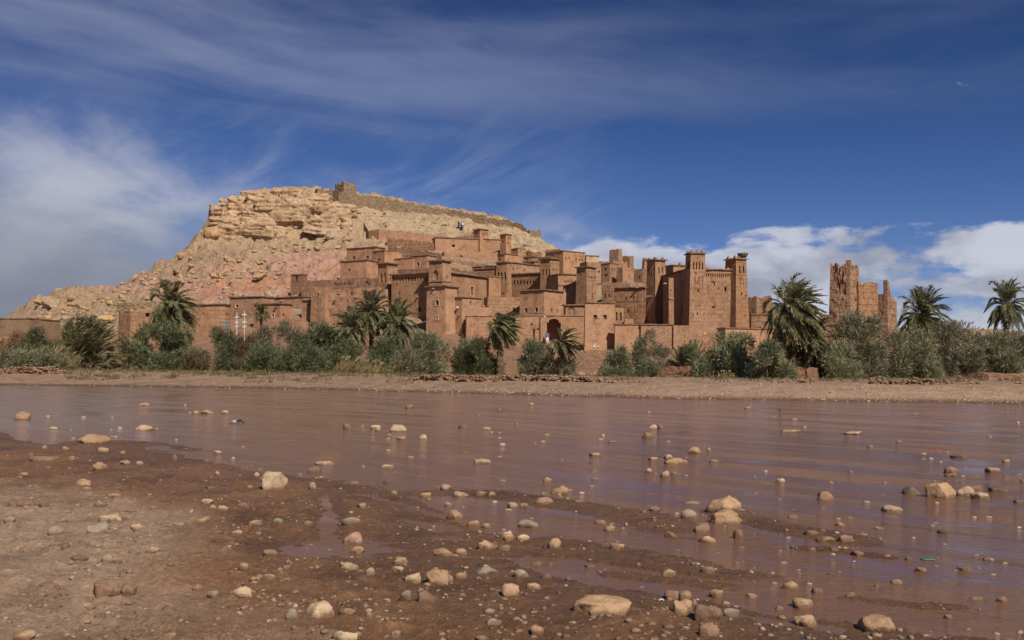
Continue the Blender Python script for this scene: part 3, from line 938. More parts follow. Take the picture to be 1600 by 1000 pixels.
HL = [((337, 365), 'the huge rounded boulder'), ((296, 394), 'the perched skyline boulder'), ((529, 389), 'the flat-topped boulder'), ((82, 480), 'the broad spur slab'), ((408, 434), 'the wide ledge rock'),
      ((268, 462), 'the tall left palm'), ((215, 486), 'the roofless house'), ((540, 292), 'the hilltop granary'), ((752, 362), 'the square hill tower'), ((570, 390), 'the topmost pink house'),
      ((640, 362), 'the enclosure wall'), ((655, 402), 'the dusky pink house'), ((392, 464), 'the kinked roof'), ((462, 416), 'the tan slope boulder'), ((463, 434), 'the stone hut'), ((165, 505), 'the ochre slab'), ((790, 368), 'the smaller hill tower')]
ORD = ['nearest', 'second nearest', 'third nearest', 'fourth nearest', 'fifth nearest', 'sixth nearest', 'seventh nearest', 'eighth nearest', 'ninth nearest', 'tenth nearest', 'eleventh nearest', 'twelfth nearest', 'thirteenth nearest', 'fourteenth nearest', 'fifteenth nearest', 'sixteenth nearest']
grp = {}
for o in BOUL:
    px, py, w = o['_px']
    del o['_px']
    if 'group' not in o:
        continue
    k, s = min(HL, key=lambda q: math.hypot(q[0][0] - px, 1.5 * (q[0][1] - py)))
    dx, dy = px - k[0], 1.5 * (py - k[1])
    rel = ('right of' if dx > 0 else 'left of') if abs(dx) > abs(dy) else ('below' if dy > 0 else 'above')
    size = 'large' if w > 10 else ('small' if w < 5.5 else 'middling')
    cn = 'ochre' if o.data.materials[0] == M['boulder'] else 'tan'
    grp.setdefault((size, cn, rel, s), []).append((math.hypot(dx, dy), o))
    o['group'] = 'boulders strewn over the hill'
for (size, cn, rel, s), lst in grp.items():
    lst.sort(key=lambda t: t[0])
    for i, (d, o) in enumerate(lst):
        lab = f'{size} {cn} boulder on the slope {rel} {s}'
        if len(lst) > 1:
            lab += f', {ORD[min(i, 15)]} to it'
        o['label'] = lab

# scree too fine to count
V = []; Fc = []; o_ = 0
bv, bf = ICO[1]
rs = np.random.RandomState(909)
ii = rs.randint(0, nC - 1, 60000); jj = rs.randint(0, nR - 1, 60000)
k = 0
for i, j in zip(ii, jj):
    Y = Ys[j]; px = pxs[i]
    if not (150 < Y < 315 and -40 < px < 870):
        continue
    if px > 640 and Y < 215:
        continue
    if fbm(px * .03, PYG[i, j] * .06, 3.0, 2) < 0.0:
        continue
    s = 0.10 + 0.55 * rs.uniform(0, 1) ** 3
    q = bv * (1 + rs.uniform(-.3, .3, bv.shape)) * np.array([s * rs.uniform(.8, 1.5), s, s * rs.uniform(.5, .9)])
    V.append(q + np.array([PX(px, Y), Y, ZG[i, j] + s * .1])); Fc.append(bf + o_); o_ += len(bv)
    k += 1
    if k > 2600:
        break
sc = obj('scree', np.concatenate(V), np.concatenate(Fc), M['boulder_grey'])
sc['kind'] = 'stuff'; sc['label'] = 'loose stone scree scattered over the hill slope'; sc['category'] = 'scree'

# ------------------------------------------------------------------ buildings
def face_grid(At, Bt, Ab, Bb, zt, zb, ops, amp, gmax, seed, jag=None, thick=0.0):
    """one battered wall face from left end A to right end B with recessed openings"""
    At, Bt, Ab, Bb = (np.array(p[:2], float) for p in (At, Bt, Ab, Bb))
    H = zt - zb
    W = np.linalg.norm(Bt - At)
    d = (Bt - At) / max(W, 1e-6)
    n = np.array([d[1], -d[0]])                       # outward: to the right of A->B is towards the viewer
    us = {0.0, 1.0}; vs = {zb, zt}
    for (u0, u1, z0, z1, dep, kind) in ops:
        us |= {u0, u1}; vs |= {z0, z1}
    def fill(s, g, scale):
        s = sorted(s); o = []
        for a, b in zip(s[:-1], s[1:]):
            k = max(1, int(math.ceil((b - a) * scale / g)))
            o += [a + (b - a) * i / k for i in range(k)]
        return o + [s[-1]]
    us = fill(us, gmax, W); vs = fill(vs, gmax, 1.0)
    nu, nv = len(us), len(vs)
    dep = np.zeros((nu - 1, nv - 1)); kin = np.zeros((nu - 1, nv - 1), int)
    uc = [(a + b) / 2 for a, b in zip(us[:-1], us[1:])]; vc = [(a + b) / 2 for a, b in zip(vs[:-1], vs[1:])]
    for (u0, u1, z0, z1, dd, kind) in ops:
        I = [i for i, u in enumerate(uc) if u0 < u < u1]; J = [j for j, v in enumerate(vc) if z0 < v < z1]
        for i in I:
            for j in J:
                dep[i, j] = dd; kin[i, j] = 1 if kind == 'hole' else 2
    U, V = np.meshgrid(us, vs, indexing='ij')
    t = (zt - V) / H
    X = (At[0] + (Bt[0] - At[0]) * U) * (1 - t) + (Ab[0] + (Bb[0] - Ab[0]) * U) * t
    Y = (At[1] + (Bt[1] - At[1]) * U) * (1 - t) + (Ab[1] + (Bb[1] - Ab[1]) * U) * t
    Zz = V.copy()
    if jag is not None:
        jg = jag(U * W)
        Zz = zb + (V - zb) * (H - jg) / H
    ns = fbm(X * 0.8 + seed, Y * 0.8, Zz * 0.8, 3) * amp
    edge = np.minimum(np.minimum(U, 1 - U) * W / 0.3, 1)
    X = X + n[0] * ns * edge; Y = Y + n[1] * ns * edge
    P0 = np.stack([X, Y, Zz], -1)
    verts = [tuple(p) for p in P0.reshape(-1, 3)]
    faces = []
    I0 = lambda i, j: i * nv + j
    cache = {}
    def inner(i, j, dd):
        k = (i, j, round(dd, 3))
        if k not in cache:
            p = P0[i, j].copy(); p[0] -= n[0] * dd; p[1] -= n[1] * dd
            cache[k] = len(verts); verts.append(tuple(p))
        return cache[k]
    for i in range(nu - 1):
        for j in range(nv - 1):
            q = [(i, j), (i + 1, j), (i + 1, j + 1), (i, j + 1)]
            if kin[i, j] == 0:
                faces.append(tuple(I0(*c) for c in q))
                continue
            dd = dep[i, j]
            if kin[i, j] == 2:
                faces.append(tuple(inner(*c, dd) for c in q))
            for (di, dj), (a, b) in (((0, -1), (0, 1)), ((1, 0), (1, 2)), ((0, 1), (2, 3)), ((-1, 0), (3, 0))):
                ii, jj = i + di, j + dj
                nd = dep[ii, jj] if 0 <= ii < nu - 1 and 0 <= jj < nv - 1 else 0
                if nd < dd:
                    A, B = q[a], q[b]
                    o1, o2 = (I0(*A), I0(*B)) if nd == 0 else (inner(*A, nd), inner(*B, nd))
                    faces.append((o1, o2, inner(*B, dd), inner(*A, dd)))
    if thick > 0:
        base = len(verts)
        Pi = P0.copy(); Pi[..., 0] -= n[0] * thick; Pi[..., 1] -= n[1] * thick
        verts += [tuple(p) for p in Pi.reshape(-1, 3)]
        for i in range(nu - 1):
            for j in range(nv - 1):
                faces.append(tuple(base + I0(*c) for c in ((i, j), (i, j + 1), (i + 1, j + 1), (i + 1, j))))
            faces.append((I0(i, nv - 1), I0(i + 1, nv - 1), base + I0(i + 1, nv - 1), base + I0(i, nv - 1)))
        for i in (0, nu - 1):
            for j in range(nv - 1):
                faces.append((I0(i, j), base + I0(i, j), base + I0(i, j + 1), I0(i, j + 1)))
    return verts, faces, n, d


BLD = []


def building(name, label, cat, xc, Y, yt, xl, xr, b, mat='wall', yb=None, batter=0.03, win=(), niche=(), cop=True, fin=(),
             group=None, amp=0.05, gmax=1.3, jag=None, spouts=(), deep=None, sub=0.0, arc=(), roof=True, lines=(), frames=True, copo=0.20):
    """a mud-brick block with its near corner at column xc; xl, xr = columns where its two faces end"""
    bb = math.radians(b)
    dR = np.array([math.cos(bb), math.sin(bb)]); dL = np.array([-math.sin(bb), math.cos(bb)])
    C = np.array([PX(xc, Y), Y])
    def ext(px, d):
        k = (px - CX) / F
        den = d[0] - k * d[1]
        return (k * C[1] - C[0]) / den
    LR = ext(xr, dR) if xr is not None else (deep or 5.0)
    LL = ext(xl, dL) if xl is not None else (deep or 5.0)
    if not (0 < LR < 80):
        LR = deep or 6.0
    if not (0 < LL < 80):
        LL = deep or 6.0
    zt = PZ(yt, Y)
    T = [C + dL * LL, C, C + dR * LR, C + dR * LR + dL * LL]
    gz = min(tz(*t) for t in T[:3])
    zb = PZ(yb, Y) if yb is not None else gz - 0.6
    zb = min(zb, zt - 1.0)
    H = zt - zb
    ctr = sum(T) / 4
    e = batter * H
    Bt = [T[0] + (-dR + dL) * e, T[1] + (-dR - dL) * e, T[2] + (dR - dL) * e, T[3] + (dR + dL) * e]
    loc = (float(ctr[0]), float(ctr[1]), float(zb))
    root = empty(name, loc)
    tag(root, label, cat, group)
    # which face does a place of the photograph lie on
    def on(px, py, w, h, face=None):
        f = face or ('L' if px < xc else 'R')
        A, B = (T[0], T[1]) if f == 'L' else (T[1], T[2])
        ab, bb_ = (Bt[0], Bt[1]) if f == 'L' else (Bt[1], Bt[2])
        zc = PZ(py, Y)
        for it in range(2):                              # allow for the batter
            tt = min(max((zt - zc) / H, 0), 1)
            A2 = A * (1 - tt) + ab * tt; B2 = B * (1 - tt) + bb_ * tt
            def su(p):
                k = (p - CX) / F; dd = B2 - A2
                return (k * A2[1] - A2[0]) / (dd[0] - k * dd[1])
            s = su(px); yy = A2[1] + (B2[1] - A2[1]) * s
            zc = PZ(py, yy)
        u0, u1 = su(px - w / 2), su(px + w / 2)
        hh = h / F * yy
        return f, u0, u1, zc - hh / 2, zc + hh / 2
    ops = {'L': [], 'R': []}
    wins = []
    def clampadd(f, u0, u1, z0, z1, dep, kind):
        lo, hi = 0.02, 0.98
        u0 = max(u0, lo); u1 = min(u1, hi); z1 = min(z1, zt - 0.12); z0 = max(z0, zb + 0.1)
        if u1 - u0 > 0.004 and z1 - z0 > 0.05:
            ops[f].append((u0, u1, z0, z1, dep, kind)); return True
    for wdw in win:
        px, py, w, h = wdw[:4]
        kind = wdw[4] if len(wdw) > 4 else ''
        f, u0, u1, z0, z1 = on(px, py, w, h, wdw[5] if len(wdw) > 5 else None)
        dep = 0.28
        if kind == 'arch':
            k = 7
            for q in range(k):
                a0 = u0 + (u1 - u0) * q / k; a1 = u0 + (u1 - u0) * (q + 1) / k
                t = abs((q + 0.5) / k * 2 - 1)
                rise = (z1 - z0) * 0.30 * (1 - math.sqrt(max(0, 1 - t * t)))
                clampadd(f, a0, a1, z0, z1 - rise, 2.6, 'hole')
            wins.append((f, u0, u1, z0, z1, 'dark', 2.6))
            continue
        if clampadd(f, u0, u1, z0, z1, dep, 'hole'):
            a0, a1, b0, b1 = ops[f][-1][:4]
            wins.append((f, a0, a1, b0, b1, kind, dep))
    for nc in niche:                                     # (x0, x1, ytop, ybottom, count, fill)
        x0, x1, y0, y1, k = nc[:5]
        fr = nc[5] if len(nc) > 5 else 0.55
        dep = (nc[6] if len(nc) > 6 else 0.16) * 1.7
        for q in range(k):
            cxp = x0 + (x1 - x0) * (q + 0.5) / k
            w = (x1 - x0) / k * fr
            # row follows the receding edge
            f, u0, u1, z0, z1 = on(cxp, (y0 + y1) / 2, w, y1 - y0)
            yy0 = None
            clampadd(f, u0, u1, z0, z1 - (z1 - z0) * 0.16, dep, 'niche')
            m = (u0 + u1) / 2; r = (u1 - u0) * 0.27
            clampadd(f, m - r, m + r, z1 - (z1 - z0) * 0.17, z1, dep, 'niche')
    V = []; Fc = []
    seed = len(BLD) * 3.7
    fa = {}
    for f, i, j in (('L', 0, 1), ('R', 1, 2), ('B1', 2, 3), ('B2', 3, 0)):
        v, fc, n, d = face_grid(T[i], T[j], Bt[i], Bt[j], zt, zb, ops.get(f, []), amp, gmax if f in 'LR' else 3.0, seed,
                                jag.get(f) if jag else None, 0.55 if jag else 0.0)
        o = len(V); V += v; Fc += [tuple(k + o for k in q) for q in fc]
        fa[f] = (n, d)
    if roof and not jag:
        o = len(V)
        V += [(t[0], t[1], zt - 0.05) for t in T]; Fc.append((o, o + 1, o + 2, o + 3))
    V = np.array(V) - np.array(loc)
    walls = obj('walls', [tuple(v) for v in V], Fc, M[mat], root)
    L = np.array(loc)
    def fpt(f, u, z, off=0.0):
        i, j = (0, 1) if f == 'L' else (1, 2)
        t = (zt - z) / H
        p = (T[i] + (T[j] - T[i]) * u) * (1 - t) + (Bt[i] + (Bt[j] - Bt[i]) * u) * t
        n = fa[f][0]
        return Vector((p[0] + n[0] * off - L[0], p[1] + n[1] * off - L[1], z - L[2]))
    for (f, u0, u1, z0, z1, kind, dep) in wins:
        mb = MB()
        n = Vector((*fa[f][0], 0)); d = Vector((*fa[f][1], 0))
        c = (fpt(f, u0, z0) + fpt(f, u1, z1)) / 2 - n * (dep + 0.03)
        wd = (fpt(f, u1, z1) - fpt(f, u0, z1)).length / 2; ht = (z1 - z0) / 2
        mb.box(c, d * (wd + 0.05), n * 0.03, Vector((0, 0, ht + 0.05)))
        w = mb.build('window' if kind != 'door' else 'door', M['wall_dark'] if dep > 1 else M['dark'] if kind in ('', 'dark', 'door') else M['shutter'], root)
        if kind == 'f' or kind == 'fs':
            mb = MB(); t = 0.13; c2 = (fpt(f, u0, z0) + fpt(f, u1, z1)) / 2 + n * 0.02
            z_ = Vector((0, 0, 1))
            mb.box(c2 + d * (wd + t / 2 + 0.01), d * t / 2, n * 0.05, z_ * (ht + t))
            mb.box(c2 - d * (wd + t / 2 + 0.01), d * t / 2, n * 0.05, z_ * (ht + t))
            mb.box(c2 + z_ * (ht + t / 2 + 0.005), d * wd, n * 0.052, z_ * t / 2)
            mb.box(c2 - z_ * (ht + t / 2 + 0.005), d * wd, n * 0.052, z_ * t / 2)
            mb.build('frame', M['surround'], w)
        if kind in ('f', 'fs', 's') and wd > 0.25:
            mb = MB(); mb.box(c + n * 0.07, d * 0.03, n * 0.03, Vector((0, 0, ht)))
            mb.box(c + n * 0.073, d * wd, n * 0.03, Vector((0, 0, 0.03)))
            mb.build('glazing_bar', M['wood'], w)
    if cop and not jag:
        o = copo
        ring = []
        pts = [T[0] + (-dR + dL) * o, T[1] + (-dR - dL) * o, T[2] + (dR - dL) * o, T[3] + (dR + dL) * o]
        for i in range(4):
            a, b2 = pts[i], pts[(i + 1) % 4]
            k = max(2, int(np.linalg.norm(b2 - a) / 0.6))
            for q in range(k):
                ring.append(a + (b2 - a) * q / k)
        ring = np.array(ring); k = len(ring)
        wob = fbm(ring[:, 0] * 0.9, ring[:, 1] * 0.9, seed + 3, 3) * 0.07
        wo2 = fbm(ring[:, 0] * 1.7, ring[:, 1] * 1.7, seed + 9, 3) * 0.06
        dirs = ring - ctr; dirs /= np.linalg.norm(dirs, axis=1)[:, None]
        r2 = ring + dirs * wo2[:, None]
        vs = [(p[0] - L[0], p[1] - L[1], H - 0.02 + w * 0.5) for p, w in zip(r2, wob)] + \
             [(p[0] - L[0], p[1] - L[1], H + 0.13 + w) for p, w in zip(r2 - dirs * 0.04, wob)]
        fs = [(i, (i + 1) % k, k + (i + 1) % k, k + i) for i in range(k)] + [tuple(range(k))[::-1], tuple(range(k, 2 * k))]
        obj('coping', vs, fs, M['coping'], root)
    for fi in fin:                                       # stepped corner pinnacles: (face position 0..2, height)
        u, hgt = fi
        i = int(u) if u < 2 else 1
        p = T[i] + (T[i + 1] - T[i]) * (u - i)
        p = p + (ctr - p) / max(np.linalg.norm(ctr - p), 1e-6) * 0.22
        mb = MB(); z = H + 0.10
        for (r, h) in ((0.23, 0.17), (0.15, 0.14), (0.08, 0.10)):
            mb.box((p[0] - L[0], p[1] - L[1], z + h * hgt / 2), (r * dR[0], r * dR[1], 0), (r * dL[0], r * dL[1], 0), (0, 0, h * hgt / 2))
            z += h * hgt - 0.005
        mb.build('pinnacle', M[mat], root)
    for sp in spouts:                                    # wooden or tin rain spouts: (px, py, length)
        f, u0, u1, z0, z1 = on(sp[0], sp[1], 1, 1)
        n = Vector((*fa[f][0], 0)); d = Vector((*fa[f][1], 0))
        p = fpt(f, (u0 + u1) / 2, z0)
        mb = MB(); q = n * sp[2] / 2 + Vector((0, 0, -0.04))
        mb.box(p + n * (sp[2] / 2 - 0.1), n * (sp[2] / 2), d * 0.11, Vector((0, 0, 0.02)))
        mb.box(p + n * (sp[2] / 2 - 0.1) + d * 0.10 + Vector((0, 0, 0.06)), n * (sp[2] / 2 - 0.005), d * 0.018, Vector((0, 0, 0.06)))
        mb.box(p + n * (sp[2] / 2 - 0.1) - d * 0.10 + Vector((0, 0, 0.06)), n * (sp[2] / 2 - 0.005), d * 0.018, Vector((0, 0, 0.06)))
        mb.build('rain_spout', M['metal'] if len(sp) < 4 else M['wood'], root)
    for ln in lines:                                     # projecting string courses: (y, face)
        zz = PZ(ln[0], Y)
        for f in ln[1]:
            n = Vector((*fa[f][0], 0)); a = fpt(f, 0.0, zz, 0.0); b3 = fpt(f, 1.0, zz, 0.0)
            mb = MB(); mb.box((a + b3) / 2 + n * 0.04, (b3 - a) / 2 * (1.01), n * 0.07, Vector((0, 0, 0.07)))
            mb.build('string_course', M[mat], root)
    info = dict(root=root, T=T, Bt=Bt, zt=zt, zb=zb, fpt=fpt, on=on, fa=fa, loc=loc, dR=dR, dL=dL)
    BLD.append(info)
    return info


def jagf(seed, amp, freq=0.6, base=0.0, steps=None):
    def f(s):
        r = base + amp * (0.5 + 0.8 * fbm(np.asarray(s) * freq, seed, 0.5, 3))
        return np.clip(r, 0, None)
    return f


hs = 'house'
# --- low houses on the left
building('shed', 'plain brown box-like shed at the left edge beyond the bushes', 'shed', 45, 122, 498, -40, None, 78, 'shed', cop=True, deep=6, batter=0.0, copo=0.08, amp=0.01)
building('garden_wall', 'pale low wall in front of the brown shed', 'wall', 40, 112, 526, -60, None, 80, 'wall_pink', cop=False, deep=0.4, batter=0.0)
building('mud_house', 'roofless brown mud house behind the left palm', hs, 204, 124, 483, 186, 262, 52, 'wall_brick', win=[(231, 492, 7, 6), (192, 495, 2, 4)], cop=False,
         jag={'L': jagf(1, .3), 'R': jagf(2, .5), 'B1': jagf(3, .5), 'B2': jagf(4, .5)}, gmax=0.6, amp=0.12)
building('mud_house', 'long low mud house between the left palm and the white crosses', hs, 352, 133, 476, 285, 360, 78, 'wall_brick', win=[(355, 493, 2.5, 8, 'door', 'R'), (318, 490, 2, 3)])
building('mud_house', 'mud house with a kinked roofline right above the white crosses', hs, 408, 140, 463.5, 359, 428, 66, 'wall', win=[(371, 478, 4, 4, 'f'), (390, 492, 2, 4), (376, 494, 2, 3)], spouts=[(380, 462, .3, 1)])
building('mud_house', 'low mud house wedged between the kinked roof and the crumbling block', hs, 473, 144, 463.5, 424, 488, 62, 'wall', win=[(482, 477, 4, 2.5)], spouts=[(440, 470, .4)])
building('mud_house', 'small mud house with pale framed windows left of the crumbling block', hs, 438, 131, 474.5, 397, 457, 62, 'wall_pink', win=[(427, 493, 3, 5, 'f'), (443, 492.5, 2.6, 5), (417, 488.5, 3, 2)], spouts=[(432, 481, .5, 1)])
building('mud_house', 'narrow mud annexe touching the crumbling block on its left', hs, 484, 137, 469.5, 472, 490, 62, 'wall_smooth', win=[(482, 476.5, 4, 2, '', 'L')])
building('ruined_wall', 'broken low stone wall below the small framed-window house', 'wall', 470, 127, 496, 415, 478, 70, 'wall_rubble', cop=False, deep=1.2,
         jag={'L': jagf(11, .5), 'R': jagf(12, .4), 'B1': jagf(13, .4), 'B2': jagf(14, .4)}, gmax=0.6)
# --- crumbling block
building('mud_tower', 'crumbling mud tower with a bright edge, left end of the village', 'tower', 508, 134, 447, 487, 513, 62, 'wall', win=[(497.5, 458.5, 2.8, 5), (495, 487, 1.8, 3.5), (503, 483, 1.2, 6)],
         cop=False, jag={'L': jagf(21, .3), 'R': jagf(22, .3), 'B1': jagf(23, .3), 'B2': jagf(24, .3)}, gmax=0.5, amp=0.1)
building('mud_house', 'cracked mud block with rounded top next to the crumbling tower', hs, 592, 131, 447, 512, 606, 64, 'wall', win=[(549, 457, 3, 5), (569.5, 457, 2.2, 3.5), (521, 490.5, 3, 3.5), (543, 478, 2.2, 24), (529, 458, 5, 2), (536, 493, 4, 2), (513, 487, 1.3, 6)],
         cop=False, jag={'L': lambda s: np.clip(0.25 + 0.25 * fbm(s * .5, 31, .5, 3) + 0.05 * np.clip(s - 12, 0, 9) ** 1.5, 0, 3), 'R': jagf(32, .5, .6, 1.2), 'B1': jagf(33, .5), 'B2': jagf(34, .5)}, gmax=0.5, amp=0.12, spouts=[(524, 470, .45, 1)])
building('mud_wall', 'long plain mud wall with zigzag marks above the cracked block', 'wall', 592, 150, 432, 472, 602, 66, 'wall_dark', cop=False, deep=3,
         win=[(463, 437, 2, 5), (574, 434, 2, 2)], jag={'L': jagf(41, .35, .3), 'R': jagf(42, .3), 'B1': jagf(43, .3), 'B2': jagf(44, .3)}, gmax=0.8)
building('stone_hut', 'tiny stone hut with a black doorway at the end of the zigzag wall', 'hut', 473, 158, 429, 455, 480, 66, 'wall_dark', win=[(463, 436, 3, 9, 'door')], cop=True, copo=0.1)
# --- pink houses above
building('pink_house', 'upper pink house, topmost at the left edge of the village', hs, 587, 186, 386, 542, 601, 62, 'wall_pink', win=[(553, 403, 3.4, 5, 's'), (574.5, 402, 3.6, 5, 's')])
building('pink_house', 'lower pink house stepping down in front of the topmost one', hs, 573, 172, 406.3, 532, 592, 62, 'wall_pink', win=[(545.5, 422, 3.4, 4, 's')])
building('pink_house', 'smooth pink house with two small windows right of the topmost one', hs, 601, 180, 391.3, 582, 628, 45, 'wall_smooth', win=[(592, 406, 3, 4, 's'), (616.5, 406.5, 2.2, 3)], cop=True, copo=0.1)
building('pink_house', 'dusky pink house with a blue-grey shuttered window above the arcaded wall', hs, 667, 176, 398.5, 643, 682, 58, 'wall_pink', win=[(653.5, 413, 3.6, 6, 'fs'), (671, 414, 1.5, 5)])
building('pink_house', 'lower wing left of the dusky pink house with the shuttered window', hs, 645, 177, 403, 618, 652, 58, 'wall_pink', copo=0.1)
building('mud_wall', 'low terrace wall behind the arcaded wall, below the pink houses', 'wall', 672, 160, 419, 600, 690, 62, 'wall_dark', cop=False, deep=2)
# --- central kasbah house with corner tower
building('mud_tower', 'slim mud tower with tall blind arches left of the arcaded wall', 'tower', 605.5, 149, 411.5, 590.5, 621, 52, 'wall', batter=0.012, copo=0.32, niche=[(592, 604.5, 426, 441, 2, .62), (606.5, 619, 427, 440, 2, .4), (592, 604, 417, 418.4, 6, .4), (607, 620, 417, 418.4, 5, .4)], win=[(596.5, 441.5, 1.6, 4), (608.5, 450.5, 1.8, 2)])
building('kasbah_house', 'large mud house with a row of small arches under its roof, village centre', hs, 692, 142, 425, 612, 760, 57, 'wall', batter=0.008,
         niche=[(613, 669, 433.2, 439.6, 12, .55, .25), (705, 757, 428.5, 434, 16, .4, .18)],
         win=[(656.3, 483, 5, 8.4, 'f'), (620, 444, 2, 3.5), (624, 458, 2.4, 2.4), (631.5, 484, 6, 7, 'f'), (715.5, 455, 4.4, 14, 's'), (737.5, 455, 4.4, 14, 'fs'), (666, 432, 1.6, 4)],
         spouts=[(622, 466.5, .45), (653.5, 463.3, .5)], copo=0.35)
building('mud_tower', 'square tower with a pointed arch panel on the central kasbah house', 'tower', 691.5, 139.5, 407, 670.5, 704.5, 57, 'wall', batter=0.015, yb=480, copo=0.3,
         win=[(682, 433.5, 2.6, 5), (698.3, 433, 1.8, 4.5)], niche=[(675, 686, 422, 437, 1, .75, .15), (673, 690, 410.5, 412, 8, .4), (693, 703, 410.5, 412, 5, .4)], lines=[(439, 'LR')])
building('mud_house', 'tall front house with two stacked windows and a sunlit right side', hs, 696, 132.5, 447, 667, 714, 57, 'wall_smooth', batter=0.012, win=[(683.3, 473, 4.8, 7.5, 'fs'), (683, 496.5, 2.2, 5.5, 'f'), (670.5, 481, 1.2, 5), (691, 482, 1.2, 5)], spouts=[(678.5, 451, .5)], copo=0.3)
building('mud_house', 'low annexe with one wall lamp right of the tall front house', hs, 722, 133.5, 464.5, 711, 752, 50, 'wall_smooth', win=[(735.5, 473, 2.4, 6, 's')], spouts=[(717.5, 494, .35, 1)], batter=0.01)
building('mud_house', 'low smooth block with white pinnacle bumps right of the annexe', hs, 727, 135.5, 479.5, 722, 768, 22, 'wall_smooth', cop=False, fin=[(1.75, .7), (1.98, .7)], win=[(774, 480, 4, 5)])
building('brick_wall', 'adobe brick wall of coursed bricks behind the windblown palm', 'wall', 729, 131.5, 493, 727, 800, 8, 'wall_brick', cop=False, win=[(734, 527, 1.5, 2), (760, 523, 1, 1), (774, 526, 1, 1)], batter=0.02, deep=4, lines=[(493.3, 'R')])
# --- second row
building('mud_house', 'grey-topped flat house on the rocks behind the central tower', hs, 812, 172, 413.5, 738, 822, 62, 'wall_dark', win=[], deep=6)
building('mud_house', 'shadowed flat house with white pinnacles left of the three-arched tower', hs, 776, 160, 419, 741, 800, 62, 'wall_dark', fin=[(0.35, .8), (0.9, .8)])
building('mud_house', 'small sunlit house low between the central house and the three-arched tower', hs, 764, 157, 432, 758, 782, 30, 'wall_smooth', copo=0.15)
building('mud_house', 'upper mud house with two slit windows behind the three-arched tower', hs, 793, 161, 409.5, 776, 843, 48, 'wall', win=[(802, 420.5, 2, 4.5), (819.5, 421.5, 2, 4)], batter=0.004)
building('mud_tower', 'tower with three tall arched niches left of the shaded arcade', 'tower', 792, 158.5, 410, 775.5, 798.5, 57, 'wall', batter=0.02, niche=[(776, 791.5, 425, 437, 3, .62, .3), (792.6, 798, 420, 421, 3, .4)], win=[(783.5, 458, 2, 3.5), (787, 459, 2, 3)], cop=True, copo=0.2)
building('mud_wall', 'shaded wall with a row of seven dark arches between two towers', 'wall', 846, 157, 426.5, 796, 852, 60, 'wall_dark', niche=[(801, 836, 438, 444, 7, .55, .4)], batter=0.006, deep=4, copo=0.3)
building('mud_tower', 'patterned tower with three arched niches right of the shaded arcade', 'tower', 860, 152, 404, 845, 873.5, 51, 'wall', batter=0.018, copo=0.28,
         niche=[(846, 860, 420, 430, 3, .55, .3), (861, 873, 419.5, 423, 4, .4, .2), (846, 859, 414, 415.5, 5, .4), (846, 859, 434, 435.4, 6, .4), (861, 873, 434, 435.4, 6, .35), (861, 873, 411, 412.4, 5, .35), (846, 859, 409, 410.4, 5, .4)])
building('mud_house', 'flat-roofed house with four small windows above the gateway', hs, 850, 138, 453, 813, 880, 55, 'wall_smooth', win=[(822, 485, 4, 7, 's'), (838.5, 484, 4.4, 7, 'fs'), (862, 485.3, 2.4, 6.2, 's'), (870.5, 486, 2, 6)], copo=0.25, spouts=[(811.5, 468, .35, 1)])
building('mud_wall', 'plain terrace wall left of the flat-roofed house above the gateway', 'wall', 762, 143, 463.5, 756, 830, 12, 'wall_brick', cop=False, win=[(803, 483, 3, 5)], deep=5)
gate = building('gate_wall', 'wall pierced by the arched village gateway where a person stands', 'wall', 806, 132.5, 492, 804, 912, 4, 'wall', cop=False, deep=4.5,
                win=[(865.5, 518, 22, 40, 'arch'), (822, 509, 1.6, 1.6), (795, 523, 1, 1)], batter=0.006, lines=[(492.6, 'R')], spouts=[(831.5, 505, .35, 1)])
building('mud_house', 'recessed mud house with a square panel right of the gateway', hs, 884, 134.5, 477, 881, 915, 6, 'wall', win=[(893.5, 490, 2, 2.6)], niche=[(887.5, 898.5, 479.5, 496, 1, .98, .1)], copo=0.3, spouts=[(912, 506, .35, 1)])
building('mud_house', 'tall smooth house with two shuttered windows and a white arrow', hs, 914.5, 127, 473.5, 913.5, 960.5, 6, 'wall_smooth', win=[(930, 495.5, 5.4, 7, 's'), (945.5, 495.5, 5.4, 7, 's')], batter=0.022, copo=0.14, deep=6)
building('mud_house', 'low wing with two arched windows right of the tall smooth house', hs, 961, 131.5, 481, 955, 974.5, 16, 'wall', win=[(963.5, 494, 2.6, 13, 's'), (970, 494.5, 2.6, 13, 's')], cop=False)
# --- right middle
building('mud_house', 'patterned mud house with drilled holes and a wooden porch right of the patterned tower', hs, 872, 149, 428.5, 856, 917, 22, 'wall', batter=0.004,
         niche=[(881, 910, 438, 441.5, 9, .45, .2), (878, 912, 446, 447.4, 12, .35)], win=[(881, 450, 2, 6), (887.5, 450, 2, 6), (896, 462, 1.8, 4), (906, 461, 1.6, 5), (876, 461, 1.6, 4)], lines=[(445, 'R')])
building('mud_tower', 'tower with drilled pattern and deep shaded left side, village middle right', 'tower', 916.5, 145.5, 417, 901, 931, 47, 'wall', batter=0.02, copo=0.3,
         niche=[(918, 930.5, 431.5, 435, 3, .5, .25), (918, 931, 438, 439.4, 4, .35), (918, 931, 446, 447.4, 5, .35), (902, 916, 424, 425.4, 4, .35), (918, 931, 423, 424.4, 5, .35)], win=[(906.5, 428.5, 2, 4), (925.5, 462, 1.6, 8), (921, 457.5, 1.2, 1.8), (930, 458, 1.2, 1.8)])
building('mud_house', 'stepped house with dark openings below the hillside square tower', hs, 835, 190, 408.5, 818, 846, 40, 'wall', win=[(823.5, 406, 2.6, 6), (832, 411, 2, 4)])
